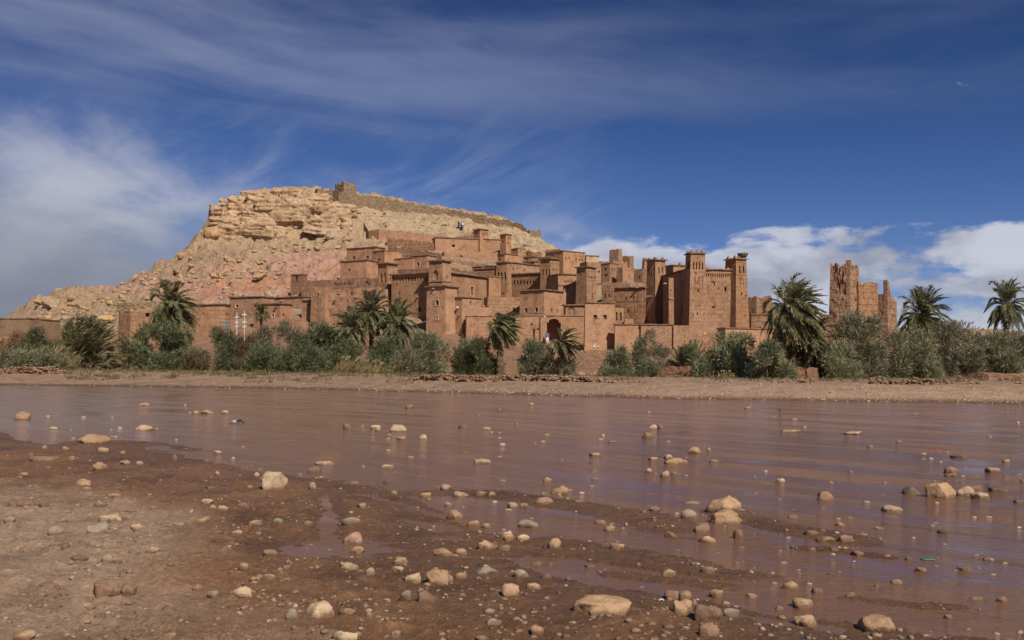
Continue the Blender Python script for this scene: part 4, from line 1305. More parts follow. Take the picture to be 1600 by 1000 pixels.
building('stone_house', 'long reddish house with a blank wall and one dark hole under the square hill tower', hs, 680, 222, 371.5, 676, 788, 14, 'wall_pink', batter=0.01, win=[(708.5, 384, 4.6, 4), (720.5, 390, 1.2, 2.4), (780, 395, 4, 2.4)])
building('stone_house', 'roofless walled yard with pale stones under the long reddish house', hs, 694, 212, 391, 690, 778, 12, 'wall_rubble', batter=0.01, win=[(720.5, 399.5, 4, 2.6)], cop=False,
         jag={'L': jagf(51, .5), 'R': jagf(52, .8, .3), 'B1': jagf(53, .5), 'B2': jagf(54, .5)}, gmax=0.9)
building('mud_tower', 'square tower standing on the upper reddish house on the hillside', 'tower', 750, 224, 358, 740, 763, 40, 'wall_pink', win=[(757, 374, 2, 4)], niche=[(752, 762.5, 363, 368, 6, .4, .2)], batter=0.01, copo=0.25)
building('stone_house', 'shadowed lean-to block left of the square hill tower', hs, 749, 230, 367, 712, 756, 60, 'wall_rubble', cop=False)
building('mud_tower', 'smaller square tower with a bright window right of the hillside tower', 'tower', 790.5, 220, 366.3, 781.5, 799, 45, 'wall_pink', win=[(785, 378, 2.2, 5), (794.5, 379.5, 1.8, 4)], niche=[(792, 798.5, 371, 374, 4, .4, .2)], batter=0.006, copo=0.25)
building('pink_house', 'pink house with one tiny window below the smaller hill tower', hs, 789, 203, 396.5, 777.5, 809, 45, 'wall_smooth', win=[(795, 405.5, 1.4, 2), (781, 405, 3, 3)], copo=0.2)
building('mud_house', 'orange mud house right of the pink house below the hill towers', hs, 809, 206, 388.3, 799, 821, 42, 'wall_smooth', win=[(813.5, 392, 1.8, 2)], copo=0.1)
building('mud_house', 'dark-doored reddish house beside the orange mud house', hs, 833, 200, 401, 818, 845, 58, 'wall_dark', win=[(823, 407, 2, 6, 'door')])
building('ruined_house', 'rounded ruined house with a dark hole above the dark-doored house', hs, 832, 214, 390, 819, 846, 55, 'wall_dark', win=[(824.5, 395, 1.8, 2.6)], cop=False,
         jag={'L': jagf(61, .9), 'R': jagf(62, .9), 'B1': jagf(63, .5), 'B2': jagf(64, .5)}, gmax=0.6)
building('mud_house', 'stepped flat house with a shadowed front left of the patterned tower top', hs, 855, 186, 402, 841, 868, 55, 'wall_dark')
building('mud_house', 'long upper house with a row of small windows near the skyline', hs, 880, 204, 392, 853, 914, 40, 'wall_smooth', win=[(884, 403.5, 1.6, 2.6), (889.5, 403.5, 1.6, 3), (900.3, 405, 1.8, 3), (905.8, 406, 1.8, 3), (909.5, 406.5, 1.6, 3)], niche=[(895, 913, 399, 401, 7, .4, .2)], batter=0.004, copo=0.15)
building('mud_house', 'flat mud roof house just behind the long upper house on the skyline', hs, 875, 215, 387.5, 852, 902, 50, 'wall', cop=False, jag={'L': jagf(71, .3), 'R': jagf(72, .5), 'B1': jagf(73, .5), 'B2': jagf(74, .5)})
building('mud_house', 'pale gabled house on the skyline right of the long upper house', hs, 916, 210, 399.5, 912, 936, 18, 'surround', copo=0.15)
building('mud_house', 'low brown house under the pale gabled house', hs, 917, 196, 409, 906, 942, 25, 'wall', win=[(936, 424.5, 2.4, 3)], cop=False)
building('stone_tower', 'tall ruined stone tower on the skyline in the middle of the village', 'tower', 966.5, 214, 387.5, 952, 972, 52, 'wall', win=[(967.7, 399, 1.4, 6)], cop=False, batter=0.01,
         jag={'L': jagf(81, .5, .8), 'R': jagf(82, .5, .8), 'B1': jagf(83, .5), 'B2': jagf(84, .5)}, gmax=0.6)
building('stone_tower', 'lower ruined stone tower right of the tall skyline tower', 'tower', 984, 218, 398.5, 972.5, 990, 50, 'wall', cop=False, jag={'L': jagf(91, .6, .8), 'R': jagf(92, .5, .8), 'B1': jagf(93, .5), 'B2': jagf(94, .5)}, gmax=0.6, batter=0.005)
building('mud_house', 'ruined low walls at the foot of the skyline tower', hs, 958, 206, 404.5, 936, 980, 45, 'wall', cop=False, jag={'L': jagf(101, .9, .5), 'R': jagf(102, .9), 'B1': jagf(103, .5), 'B2': jagf(104, .5)}, gmax=0.7)
building('mud_house', 'square house with one shuttered window and a blue-white tarp at its foot', hs, 952.5, 182, 411.5, 939, 966, 50, 'wall', win=[(945.8, 420.5, 3.2, 5, 's'), (956.5, 421.5, 1.6, 5), (960, 422, 1.6, 5), (947, 429.7, 5, 2.6)], batter=0.004, copo=0.1)
building('mud_house', 'narrow patterned house with two dark arches below the skyline tower', hs, 973, 180, 417, 964, 993, 40, 'wall', win=[(968, 424, 1.8, 4), (971.3, 424, 1.8, 4)], niche=[(976, 990, 421, 423, 5, .4)], cop=False, jag={'L': jagf(111, .2), 'R': jagf(112, .4), 'B1': jagf(113, .3), 'B2': jagf(114, .3)})
building('mud_house', 'smooth brown house with one dark square window left of the great kasbah', hs, 1004, 176, 420, 991, 1012, 52, 'wall_dark', win=[(999.5, 433, 2.4, 4.5)], cop=False)
building('mud_tower', 'thin pinnacled tower stub behind the great kasbah, upper left', 'tower', 1007, 200, 406, 1003.5, 1013, 30, 'wall', cop=False, fin=[(0.2, .9), (1.2, .9), (1.9, .8)])
building('stone_house', 'broad stone terrace house above the arcaded rubble house', hs, 985, 160, 437.5, 941, 1009, 60, 'wall_rubble', cop=False, jag={'L': jagf(121, .5), 'R': jagf(122, .5), 'B1': jagf(123, .5), 'B2': jagf(124, .5)}, gmax=0.7)
building('stone_house', 'small shaded house with two black slit windows left of the rubble house', hs, 957, 142, 445.5, 940, 960, 66, 'wall_dark', win=[(945.8, 461.5, 2.2, 5.5), (951.8, 461.5, 2.2, 5.5)], batter=0.01, cop=False)
building('stone_house', 'brown rubble house with long rain spouts left of the great kasbah', hs, 1003, 141, 449, 956, 1008.5, 62, 'wall_dark', batter=0.01, win=[(978.5, 466.5, 2, 5), (990, 466, 2.4, 6), (981, 485.5, 2.6, 4.5)], niche=[(962, 1000, 470, 473, 14, .5, .25)], spouts=[(998, 449.5, 1.0), (1007, 463, 1.2)], copo=0.3)
building('mud_house', 'little cube of mud on the terrace below the rubble house', hs, 976, 131, 498.2, 975, 989.5, 8, 'wall_smooth', cop=False)
# --- great kasbah
building('mud_house', 'roof house between the back and front towers of the great kasbah', hs, 1052, 146, 414.5, 1039.5, 1070, 22, 'wall', yb=440, fin=[(1.7, 1.0)], copo=0.2)
building('kasbah_tower', 'back left tower of the great kasbah with a barred loggia window', 'tower', 1024, 141, 406, 1011, 1039.5, 33, 'wall', batter=0.02, copo=0.28, fin=[(0.12, .9), (0.95, .9), (1.9, .9)],
         win=[(1013.8, 425, 1.8, 12), (1017.2, 427, 1.8, 9), (1021, 425, 1.8, 12)], niche=[(1027, 1038, 417, 427, 2, .35, .15)])
building('kasbah_wall', 'main block of the great kasbah, broad lit front between two towers', hs, 1075, 130.6, 421, 1030, 1150, 9, 'wall_brick', batter=0.010,
         niche=[(1102, 1146, 427, 432.5, 13, .5, .22), (1109, 1118, 439, 447, 1, .8, .1)],
         win=[(1133.4, 452, 3.2, 7.2), (1123, 450.5, 1.8, 4), (1128.7, 444, 1.4, 2.4), (1142, 445, 1.4, 2.4), (1115, 480, 4.8, 2.4)], copo=0.22, fin=[(1.42, .7), (1.85, .7)])
building('kasbah_tower', 'front left tower of the great kasbah, tallest with four slim niches', 'tower', 1079.3, 129.4, 396, 1071.5, 1101.5, 9, 'wall_brick', batter=0.038, copo=0.24, fin=[(0.15, 1), (1.05, 1.1), (1.5, 1), (1.92, 1)],
         niche=[(1081.5, 1100, 408.5, 421, 4, .42, .22), (1083, 1094, 402, 403.3, 4, .4), (1081, 1101, 424, 425.4, 8, .4), (1083, 1101, 430, 444, 3, .18, .12), (1073, 1078, 409, 420, 1, .7, .25)],
         win=[(1087.5, 427.5, 2, 3.4), (1089.3, 441.5, 1.8, 2.6), (1091, 453.5, 2, 5), (1083, 457.8, 1.4, 1.6), (1100.3, 459, 1.4, 1.8), (1089.5, 490, 1.8, 5), (1083, 492.5, 1.2, 2.4)])
building('kasbah_tower', 'right tower of the great kasbah carrying the stork nest', 'tower', 1150, 130.8, 404.5, 1133.5, 1166, 30, 'wall_brick', batter=0.030, copo=0.22, fin=[(0.12, 1), (0.92, 1.0), (1.35, .9)],
         niche=[(1153, 1165, 414.5, 427, 2, .35, .2), (1152.5, 1166, 429.6, 431, 6, .4), (1155, 1164, 434, 446, 2, .15, .12), (1153, 1165, 410, 411.3, 4, .35)],
         win=[(1157.3, 435, 1.8, 3), (1159, 459, 2, 4.4), (1165.5, 458, 1.2, 1.6), (1164.5, 493.5, 1.2, 5), (1148.5, 418, 1.4, 6)])
building('kasbah_buttress', 'half tower buttress in the shaded side of the great kasbah', 'tower', 1045, 131.5, 434, 1036.5, 1052.5, 24, 'wall', batter=0.006, cop=False, win=[(1049, 453.8, 1.2, 2)], lines=[(467, 'R')], spouts=[(1041, 443, .5)])
building('retaining_wall', 'smooth coped retaining wall right of the low arched-window wing', 'wall', 961, 125.5, 507.3, 960, 1001, 3, 'wall_smooth', batter=0.01, deep=5, copo=0.12)
building('retaining_wall', 'rubble retaining wall with a coped top at the foot of the great kasbah', 'wall', 1001.5, 125.3, 507.6, 1001, 1052, 3, 'wall_rubble', batter=0.01, deep=5, copo=0.12)
building('mud_bank', 'sunlit rounded mud wall below the tall front house', 'wall', 706, 117, 541.5, 664, 724, 52, 'wall_smooth', cop=False, deep=5, batter=0.03, amp=0.2, gmax=0.6, jag={'L': jagf(301, .5, .3), 'R': jagf(302, .6, .5, .2), 'B1': jagf(303, .4), 'B2': jagf(304, .4)})
building('mud_bank', 'sunlit rounded mud wall below the gateway, right of the windblown palm', 'wall', 850, 116, 548, 812, 872, 50, 'wall_smooth', cop=False, deep=5, batter=0.03, amp=0.2, gmax=0.6, jag={'L': jagf(311, .6, .3), 'R': jagf(312, .6, .5, .3), 'B1': jagf(313, .4), 'B2': jagf(314, .4)})
building('retaining_wall', 'smooth mud base under the front left tower of the great kasbah', 'wall', 1052.5, 125.2, 508.5, 1051, 1124, 4, 'wall', batter=0.015, cop=False, deep=5)
building('mud_house', 'low smooth house with a dark left side right of the great kasbah base', hs, 1133, 119, 513, 1121, 1216, 24, 'wall_smooth', batter=0.006, copo=0.12, fin=[(1.72, .7)], win=[(1176, 531.5, 9, 1)])
building('mud_wall', 'brick yard wall between the great kasbah and the big palm', 'wall', 1174, 138, 491.5, 1172, 1230, 10, 'wall_dark', cop=True, copo=0.14, deep=2)
building('ruined_house', 'jagged ruin with broken stumps behind the brick yard wall', hs, 1182, 158, 459, 1169, 1206, 40, 'wall_dark', cop=False, jag={'L': jagf(131, 1.6, .7), 'R': jagf(132, 1.8, .7), 'B1': jagf(133, .9), 'B2': jagf(134, .9)}, gmax=0.5, win=[(1193, 483, 8, 4)])
building('mud_wall', 'low yard wall stretching behind the big palm towards the ruined tower', 'wall', 1232, 134, 489, 1228, 1300, 10, 'wall_dark', cop=False, deep=2, jag={'L': jagf(135, .3), 'R': jagf(136, 1.5, .25), 'B1': jagf(137, .5), 'B2': jagf(138, .5)})
# --- ruin on the right
def rj(s):
    s = np.asarray(s)
    return 0.25 + 0.9 * np.abs(fbm(s * 1.7, 3.1, .2, 3)) + 1.5 * np.exp(-((s - 1.15) / .14) ** 2) + 0.8 * np.exp(-((s - 0.35) / .15) ** 2)
building('ruined_tower', 'tall ruined mud tower with a jagged fluted top on the right', 'tower', 1328, 121, 400.5, 1297.5, 1341.5, 50, 'wall_ruin', batter=0.020, cop=False, gmax=0.28, amp=0.2,
         niche=[(1300, 1327, 413, 432, 4, .5, .3)], win=[(1316, 460.5, 2.8, 4), (1318.5, 489, 2.6, 6.5), (1301, 487, 2, 2.6), (1308.5, 503, 1.6, 2), (1323, 504, 2, 2), (1334.8, 441, 1.4, 8), (1338, 460, 1.8, 4), (1333.5, 432, 1.2, 2), (1337, 431, 1.2, 2), (1341, 488, 1.4, 6)],
         jag={'L': lambda s: rj(s) + 0.35, 'R': lambda s: 0.1 + 1.3 * np.asarray(s) * .42 + 0.8 * np.abs(fbm(np.asarray(s) * 2, 8., .2, 3)) + 1.2 * np.exp(-((np.asarray(s) - 1.0) / .16) ** 2), 'B1': jagf(143, .9, 1.0, .6), 'B2': jagf(144, 1.2, 1.2, .6)})
building('ruined_house', 'lit ruined wall with small windows joined to the jagged tower', hs, 1341, 122.5, 437.5, 1337, 1371.5, 22, 'wall_ruin', batter=0.006, cop=False, gmax=0.4, amp=0.1,
         win=[(1347, 451, 1.8, 3.4), (1357, 451.5, 2, 5), (1366, 453, 2, 4.6), (1346, 469.5, 1.8, 5), (1359.5, 471, 1.4, 3), (1350.5, 483, 1.8, 9), (1360, 484, 1.8, 6), (1360, 497, 1.6, 3)],
         jag={'L': jagf(151, .4), 'R': lambda s: 0.15 + 0.4 * np.abs(fbm(np.asarray(s) * 1.2, 5., .2, 3)) + 0.6 * np.exp(-((np.asarray(s) - .8) / .5) ** 2), 'B1': jagf(153, .9, 1.0, .3), 'B2': jagf(154, 1.2, 1.2, .6)})
building('ruined_house', 'narrow ruin with a tall fin of wall, right end of the ruins', hs, 1386.5, 125, 437.5, 1370.5, 1401, 48, 'wall_ruin', batter=0.012, cop=False, gmax=0.4, amp=0.13,
         win=[(1378.5, 474, 2, 5), (1383.5, 501, 2, 8), (1396.5, 474.5, 1.4, 3)],
         jag={'L': lambda s: np.clip(1.75 - 1.75 * sstep(np.asarray(s), 1.55, 1.8) + 0.3 * np.abs(fbm(np.asarray(s) * 2, 5., .7, 3)), 0, 4), 'R': lambda s: np.clip(0.35 * np.asarray(s) + 1.6 * sstep(np.asarray(s), .2, 1.6) + 0.25 * fbm(np.asarray(s) * 2.5, 15., .7, 3), 0, 4), 'B1': jagf(163, .9, 1.0, 2.0), 'B2': jagf(164, 1.2, 1.2, 1.8)})
building('mud_wall', 'low mud wall under the jagged ruined tower', 'wall', 1332, 112, 524.5, 1288, 1352, 66, 'wall_pink', cop=True, copo=0.1, deep=3)

# --- hilltop: granary, rampart and end tower
building('granary', 'ruined granary with peaked walls on the hilltop', 'tower', 537, 296, 280.5, 523.5, 556.5, 38, 'stone_wall', yb=303, cop=False, gmax=0.5, amp=0.1, win=[(536, 296, 3.4, 6, 'door', 'L')],
         jag={'L': lambda s: 0.2 + 1.1 * np.abs(np.sin(np.asarray(s) * 1.25 + .6)), 'R': jagf(172, .9, .6, .2), 'B1': jagf(173, .9), 'B2': jagf(174, .9)}, batter=0.01)
building('stone_hut', 'small stone hut left of the granary on the hilltop', 'hut', 496, 292, 292, 491, 508, 20, 'stone_wall', yb=303, cop=False, jag={'L': jagf(181, .5), 'R': jagf(182, .5), 'B1': jagf(183, .4), 'B2': jagf(184, .4)})
building('stone_wall', 'low stone wall along the left brow of the hilltop', 'wall', 402, 262, 299.5, 399, 436, 14, 'stone_wall', yb=312, cop=False, deep=1, jag={'L': jagf(191, .9), 'R': jagf(192, 1.3, .3), 'B1': jagf(193, .4), 'B2': jagf(194, .4)})
building('rampart_tower', 'square stone end tower of the hilltop rampart, right', 'tower', 827, 296, 358, 823, 845, 15, 'stone_wall', cop=False, batter=0.05, jag={'L': jagf(195, .5), 'R': jagf(196, .5), 'B1': jagf(197, .4), 'B2': jagf(198, .4)})


def strip_wall(name, label, pts, thick, mat, cat='wall', top=0.5, group=None, drop=1.0):
    """a wall following the ground: pts = (px, y top, distance)"""
    P = []
    for (a, b) in zip(pts[:-1], pts[1:]):
        n = max(2, int(abs(b[0] - a[0]) / 2.0))
        P += [[a[k] + (b[k] - a[k]) * i / n for k in range(3)] for i in range(n)]
    P.append(list(pts[-1]))
    V = []; Fc = []
    base = at(*pts[0])
    for i, (px, py, Y) in enumerate(P):
        x = PX(px, Y); zt = PZ(py, Y) + top * float(fbm(i * 0.35, px * .01, 1.1, 3)) * .6
        zb = min(tz(x, Y), tz(x, Y + thick)) - drop
        for (yy, zz) in ((Y, zb), (Y, (zb + zt) / 2), (Y, zt), (Y + thick, zt - 0.1), (Y + thick, zb)):
            V.append((x - base.x, yy - base.y + 0.12 * float(fbm(i * .15, 1.5, 3.3, 2)), zz - base.z))
    for i in range(len(P) - 1):
        for k in range(4):
            a = i * 5 + k
            Fc.append((a, a + 5, a + 6, a + 1))
    Fc.append((0, 1, 2, 3, 4)); n = (len(P) - 1) * 5
    Fc.append((n + 4, n + 3, n + 2, n + 1, n))
    o = obj(name, V, Fc, mat, None, False, base)
    tag(o, label, cat, group)
    return o


strip_wall('rampart', 'long stone rampart running down the hilltop ridge to the right', [(529, 299, 293), (548, 302, 294), (600, 309, 299), (650, 319, 302), (700, 327, 305), (760, 338, 302), (800, 346, 300), (816, 351, 298), (824, 361, 297)], 1.2, M['stone_wall'], top=1.3)
strip_wall('rampart', 'short stone rampart beginning left of the granary', [(508, 298, 292), (520, 297, 292), (529, 299, 289)], 1.0, M['stone_wall'], top=.5)
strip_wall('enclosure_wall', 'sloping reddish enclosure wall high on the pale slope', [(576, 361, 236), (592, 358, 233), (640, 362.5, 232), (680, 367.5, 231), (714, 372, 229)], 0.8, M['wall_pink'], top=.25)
strip_wall('enclosure_wall', 'shadowed return of the reddish enclosure wall, left end', [(568, 346, 244), (572, 355, 240), (577, 362, 236)], 0.8, M['wall_dark'], top=.2)  # return takes the darker plaster, its shade put into the colour
strip_wall('terrace_wall', 'dry stone terrace wall along the skyline of the left spur', [(76, 457.5, 199), (92, 456, 201), (112, 458, 202), (150, 458, 204), (175, 456, 206)], 1.0, M['stone_wall'], top=.3)
strip_wall('terrace_wall', 'dry stone terrace wall just below the left skyline wall', [(116, 466, 188), (140, 467, 187), (172, 465, 188)], 0.8, M['stone_wall'], top=.3)
strip_wall('terrace_wall', 'dry stone terrace wall over the roofless mud house', [(182, 473, 172), (210, 473, 171), (242, 471, 172)], 0.8, M['stone_wall'], top=.3)
strip_wall('terrace_wall', 'small dry stone wall on the slope right of the left palm', [(272, 441, 190), (290, 442, 189), (308, 444, 188)], 0.8, M['stone_wall'], top=.3)
strip_wall('terrace_wall', 'short dark terrace wall under the huge rounded boulder', [(296, 421, 212), (330, 420, 210), (352, 415, 211)], 0.8, M['stone_wall'], top=.3)
strip_wall('terrace_wall', 'stone footing wall at the bottom of the left spur', [(52, 517, 132), (80, 516, 132), (112, 518, 131)], 0.8, M['stone_wall'], top=.3)
strip_wall('terrace_wall', 'rubble terrace wall below the roofless walled yard', [(690, 404, 204), (720, 407, 203), (752, 413, 201), (776, 416, 199)], 0.8, M['wall_rubble'], top=.5)
strip_wall('terrace_wall', 'broken rubble wall on the ledge behind the central tower', [(700, 418, 192), (722, 421, 190), (742, 426, 188)], 0.8, M['wall_rubble'], top=.6)
strip_wall('terrace_wall', 'brown ledge wall under the enclosure wall', [(604, 372, 222), (640, 375, 221), (678, 379, 220)], 0.8, M['wall_dark'], top=.9)
strip_wall('terrace_wall', 'brown ledge wall above the dusky pink house', [(606, 384, 206), (640, 388, 204), (690, 396, 200)], 0.8, M['wall_dark'], top=.9)

# ------------------------------------------------------------------ plants
M['bush_dark'] = foliage('dark_tamarisk', (0.062, 0.068, 0.033), (0.165, 0.170, 0.085))
M['bush_olive'] = foliage('olive_tamarisk', (0.110, 0.108, 0.060), (0.270, 0.250, 0.145))
M['bush_grey'] = foliage('grey_green_tamarisk', (0.095, 0.100, 0.055), (0.250, 0.242, 0.140))
M['bush_brown'] = foliage('dry_brown_shrub', (0.11, 0.065, 0.035), (0.20, 0.125, 0.065))
M['palm'] = foliage('palm_leaf', (0.092, 0.088, 0.040), (0.260, 0.235, 0.115), 0.5)
M['palm_pale'] = foliage('pale_palm_leaf', (0.095, 0.100, 0.045), (0.250, 0.240, 0.120), 0.5)
M['palm_dry'] = foliage('dry_palm_leaf', (0.16, 0.105, 0.050), (0.28, 0.195, 0.10), 0.7)
M['reed'] = foliage('dry_reed', (0.20, 0.145, 0.065), (0.36, 0.28, 0.14), 0.7)
M['grass'] = foliage('bank_scrub', (0.085, 0.075, 0.035), (0.19, 0.15, 0.075), 0.7)
M['bark'] = earth('palm_bark', (0.15, 0.095, 0.055), (0.24, 0.16, 0.095), (0.09, 0.055, 0.035), 3.0, bump=0.9, bscale=7)
M['twig'] = earth('twig_bark', (0.12, 0.085, 0.06), (0.19, 0.14, 0.10), None, 3.0, bump=0.4, bscale=9)


def blades(P, D, Ln, W, rs):
    """thin leaf blades: base points, directions, lengths, widths -> quads"""
    n = len(P)
    r = rs.normal(size=(n, 3))
    S = np.cross(D, r); S /= np.linalg.norm(S, axis=1)[:, None] + 1e-9
    S = S * W[:, None] * 0.5
    mid = P + D * (Ln * 0.45)[:, None]
    tip = P + D * Ln[:, None]
    tip[:, 2] -= Ln * 0.10
    v = np.stack([P, mid + S, tip, mid - S], 1).reshape(-1, 3)
    return v, np.arange(n * 4).reshape(n, 4)


def bush(name, label, cat, px, Y, py_top, hw, mat, seed, group=None, n=5200, wind=0.35, lobes=16, skirt=True, dens=1.0):
    rs = np.random.RandomState(seed)
    x = PX(px, Y); z0 = tz(x, Y)
    H = PZ(py_top, Y) - z0
    R = hw / F * Y * 1.16
    root = empty(name, (x, Y, z0))
    tag(root, label, cat, group)
    # lobes = leafy sprays of uneven size
    C = []
    lobes = int(lobes * 1.4); n = int(n * 1.8)
    for i in range(lobes):
        t = rs.uniform(0.0, 1) if i > lobes // 4 else 0.0
        rr = R * (0.92 * math.sqrt(rs.uniform(0.02, 1))) * (1.0 - 0.6 * t ** 2.2)
        a = rs.uniform(0, 2 * math.pi)
        s = min(R, 2.2) * rs.uniform(0.26, 0.50) * (1 - 0.30 * t)
        C.append((rr * math.cos(a), rr * math.sin(a) * 0.75, max(H * (0.10 + 0.86 * t) - s * 0.3, s * 0.45), s))
    C = np.array(C)
    k = rs.choice(len(C), n, p=C[:, 3] ** 2 / (C[:, 3] ** 2).sum())
    d = rs.normal(size=(n, 3)); d /= np.linalg.norm(d, axis=1)[:, None]
    rad = C[k, 3] * rs.uniform(0.25, 1.0, n) ** 0.5
    P = C[k, :3] + d * rad[:, None] * np.array([1, 1, 0.95])
    # leading shoots that break the outline
    m = int(n * 0.16)
    sh = rs.choice(len(C), m)
    up = np.stack([rs.normal(0.25 * wind, 0.45, m), rs.normal(0, 0.4, m), rs.uniform(0.5, 1.2, m)], 1)
    up /= np.linalg.norm(up, axis=1)[:, None]
    P[:m] = C[sh, :3] + up * (C[sh, 3] * rs.uniform(0.8, 1.45, m))[:, None]
    P[:, 2] = np.maximum(P[:, 2], 0.05)
    D = d * 0.7 + np.stack([np.full(n, wind * 0.6), np.zeros(n), np.full(n, 0.55)], 1) + rs.normal(0, 0.35, (n, 3))
    D[:m] = up + rs.normal(0, 0.25, (m, 3)) + np.array([wind * .4, 0, 0])
    D /= np.linalg.norm(D, axis=1)[:, None]
    Ln = rs.uniform(0.22, 0.50, n) * (0.75 + 0.1 * R); W = rs.uniform(0.035, 0.085, n) * (0.7 + 0.14 * R)
    v, f = blades(P, D, Ln, W, rs)
    cr = obj('crown', v, f, M[mat], root)
    mb = MB()
    for i in range(min(9, lobes)):
        c = C[i]
        p0 = Vector((rs.uniform(-.15, .15) * R, rs.uniform(-.1, .1), -0.1))
        p2 = Vector(c[:3])
        p1 = (p0 + p2) / 2 + Vector((rs.uniform(-.1, .1) * R, 0, 0.1 * H))
        mb.tube([p0, p1, p2], [0.07, 0.045, 0.015], 5)
    mb.build('trunk', M['twig'], root)
    return root


def palm(name, label, px, Y, cy, fl, seed, nf=46, wind=0.5, trunk=True, tw=0.2, mat='palm', dry=6, lean=0.0, upright=0.0, skirt=0, spread=1.0, group=None, fallen=0):
    rs = np.random.RandomState(seed)
    r = random.Random(seed)
    x = PX(px, Y); z0 = tz(x, Y)
    top = Vector((lean, 0, PZ(cy, Y) - z0)) if trunk else Vector((0, 0, 0.15))
    root = empty(name, (x, Y, z0))
    tag(root, label, 'palm', group)
    if trunk:
        k = max(6, int(top.z / 0.22))
        pts = [Vector((lean * (i / k) ** 1.6 + r.uniform(-.01, .01), r.uniform(-.01, .01), -0.3 + (top.z + 0.3) * i / k)) for i in range(k + 1)]
        rad = [tw * (1.15 - 0.25 * i / k + (0.16 if i % 2 else -0.06)) for i in range(k + 1)]
        mb = MB(); mb.tube(pts, rad, 9)
        tr = mb.build('trunk', M['bark'], root)
        mb = MB()                                       # old leaf bases
        for i in range(int(top.z * 16)):
            h = r.uniform(0.25, 1.0) ** 0.7 * top.z
            a = r.uniform(0, 6.28); q = Vector((math.cos(a), math.sin(a), 0))
            p = Vector((lean * (h / max(top.z, .1)) ** 1.6, 0, h)) + q * tw * 0.95
            mb.tube([p, p + q * r.uniform(.06, .16) + Vector((0, 0, r.uniform(.05, .2)))], [0.05, 0.015], 4)
        mb.build('leaf_bases', M['bark'], tr)['kind'] = 'stuff'
    L0 = fl / F * Y * 1.12
    if not upright:
        nf = int(nf * 1.35)
    for i in range(nf + dry + skirt):
        isd = i >= nf
        t = (i + 0.5) / nf
        if isd:
            el = r.uniform(-1.25, -0.65) if i < nf + dry else r.uniform(-1.45, -1.1)
        elif upright:
            el = math.radians(r.uniform(55, 86))
        else:
            el = math.radians(82 - 112 * t ** 1.05 * spread + r.uniform(-9, 9))
        a = i * 2.39996 + r.uniform(-.25, .25)
        L = L0 * r.uniform(0.82, 1.1) * (0.85 if isd else 1.0)
        dr = Vector((math.cos(a) * math.cos(el), math.sin(a) * math.cos(el), math.sin(el)))
        ns = 11
        droop = (0.18 + 0.55 * max(0.0, math.cos(el))) * L * r.uniform(0.7, 1.2) * (0.35 if upright else 1.3) * (0.3 if isd else 1)
        wx = wind * L * (0.5 + 0.5 * r.random()) * (0.25 if isd else 1.0)
        C = np.array([[dr.x * L * s + wx * s * s, dr.y * L * s * 0.9, dr.z * L * s - droop * s ** 2.2] for s in np.linspace(0, 1, ns)])
        seg = np.linalg.norm(np.diff(C, axis=0), axis=1).sum()
        C *= L / seg
        C += np.array([top.x + r.uniform(-.05, .05), 0, top.z + r.uniform(-.12, .1)])
        # leaflets
        m = 46
        ss = np.linspace(0.14, 0.99, m)
        sp = np.repeat(ss, 2)
        xi = sp * (ns - 1); i0 = np.minimum(xi.astype(int), ns - 2); fr = (xi - i0)[:, None]
        Pp = C[i0] * (1 - fr) + C[i0 + 1] * fr
        T = C[i0 + 1] - C[i0]; T /= np.linalg.norm(T, axis=1)[:, None]
        side = np.cross(T, np.array([0, 0, 1.0]) + 0.01); side /= np.linalg.norm(side, axis=1)[:, None] + 1e-9
        sg = np.tile([1.0, -1.0], m)[:, None]
        up = np.cross(side, T)
        D = T * 0.80 + side * sg * 0.62 + up * 0.28 + rs.normal(0, 0.09, T.shape) + np.array([wind * 0.45, 0, -0.30])
        D /= np.linalg.norm(D, axis=1)[:, None]
        ln = L * 0.26 * np.clip(np.sin(np.clip(sp * 1.05 + 0.22, 0, 1.25) * 2.35), 0.35, 1) * rs.uniform(.85, 1.15, len(sp))
        v, f = blades(Pp, D, ln, np.full(len(sp), 0.062) * (0.7 + 0.1 * L), rs)
        # midrib
        rb = 0.028 * np.linspace(1, 0.25, ns)[:, None]
        sd = np.cross(np.gradient(C, axis=0), np.array([0, 0.3, 1.0])); sd /= np.linalg.norm(sd, axis=1)[:, None] + 1e-9
        rv = np.concatenate([C + sd * rb, C - sd * rb, C + np.array([0, -.4, .6]) * rb], 0)
        rf = []
        for q in range(ns - 1):
            for (u, w) in ((0, ns), (ns, 2 * ns), (2 * ns, 0)):
                rf.append((u + q, u + q + 1, w + q + 1, w + q))
        v2 = np.concatenate([v, rv], 0); f2 = np.concatenate([f, np.array(rf) + len(v)], 0)
        obj('frond' if not isd else 'dead_frond', v2, f2, M['palm_dry'] if isd else M[mat], root)
    return root


def reeds(name, label, px, Y, py_top, hw, n, seed, mat='reed', cat='reeds', lean=0.25, group=None):
    rs = np.random.RandomState(seed)
    x = PX(px, Y); z0 = tz(x, Y)
    H = PZ(py_top, Y) - z0; R = hw / F * Y
    P = np.stack([rs.normal(0, R * .5, n), rs.normal(0, R * .3, n), np.zeros(n) - 0.05], 1)
    D = np.stack([rs.normal(lean, 0.28, n), rs.normal(0, .2, n), np.ones(n)], 1); D /= np.linalg.norm(D, axis=1)[:, None]
    v, f = blades(P, D, H * rs.uniform(.45, 1.1, n), rs.uniform(.03, .08, n), rs)
    root = empty(name, (x, Y, z0)); tag(root, label, cat, group)
    obj('stalks', v, f, M[mat], root)
    k = max(8, n // 10)
    v, f = blades(P[:k] + D[:k] * H * 0.8, D[:k] + np.array([.3, 0, 0]), np.full(k, H * .28), np.full(k, .11), rs)
    obj('plumes', v, f, M[mat], root)
    return root


B = bush
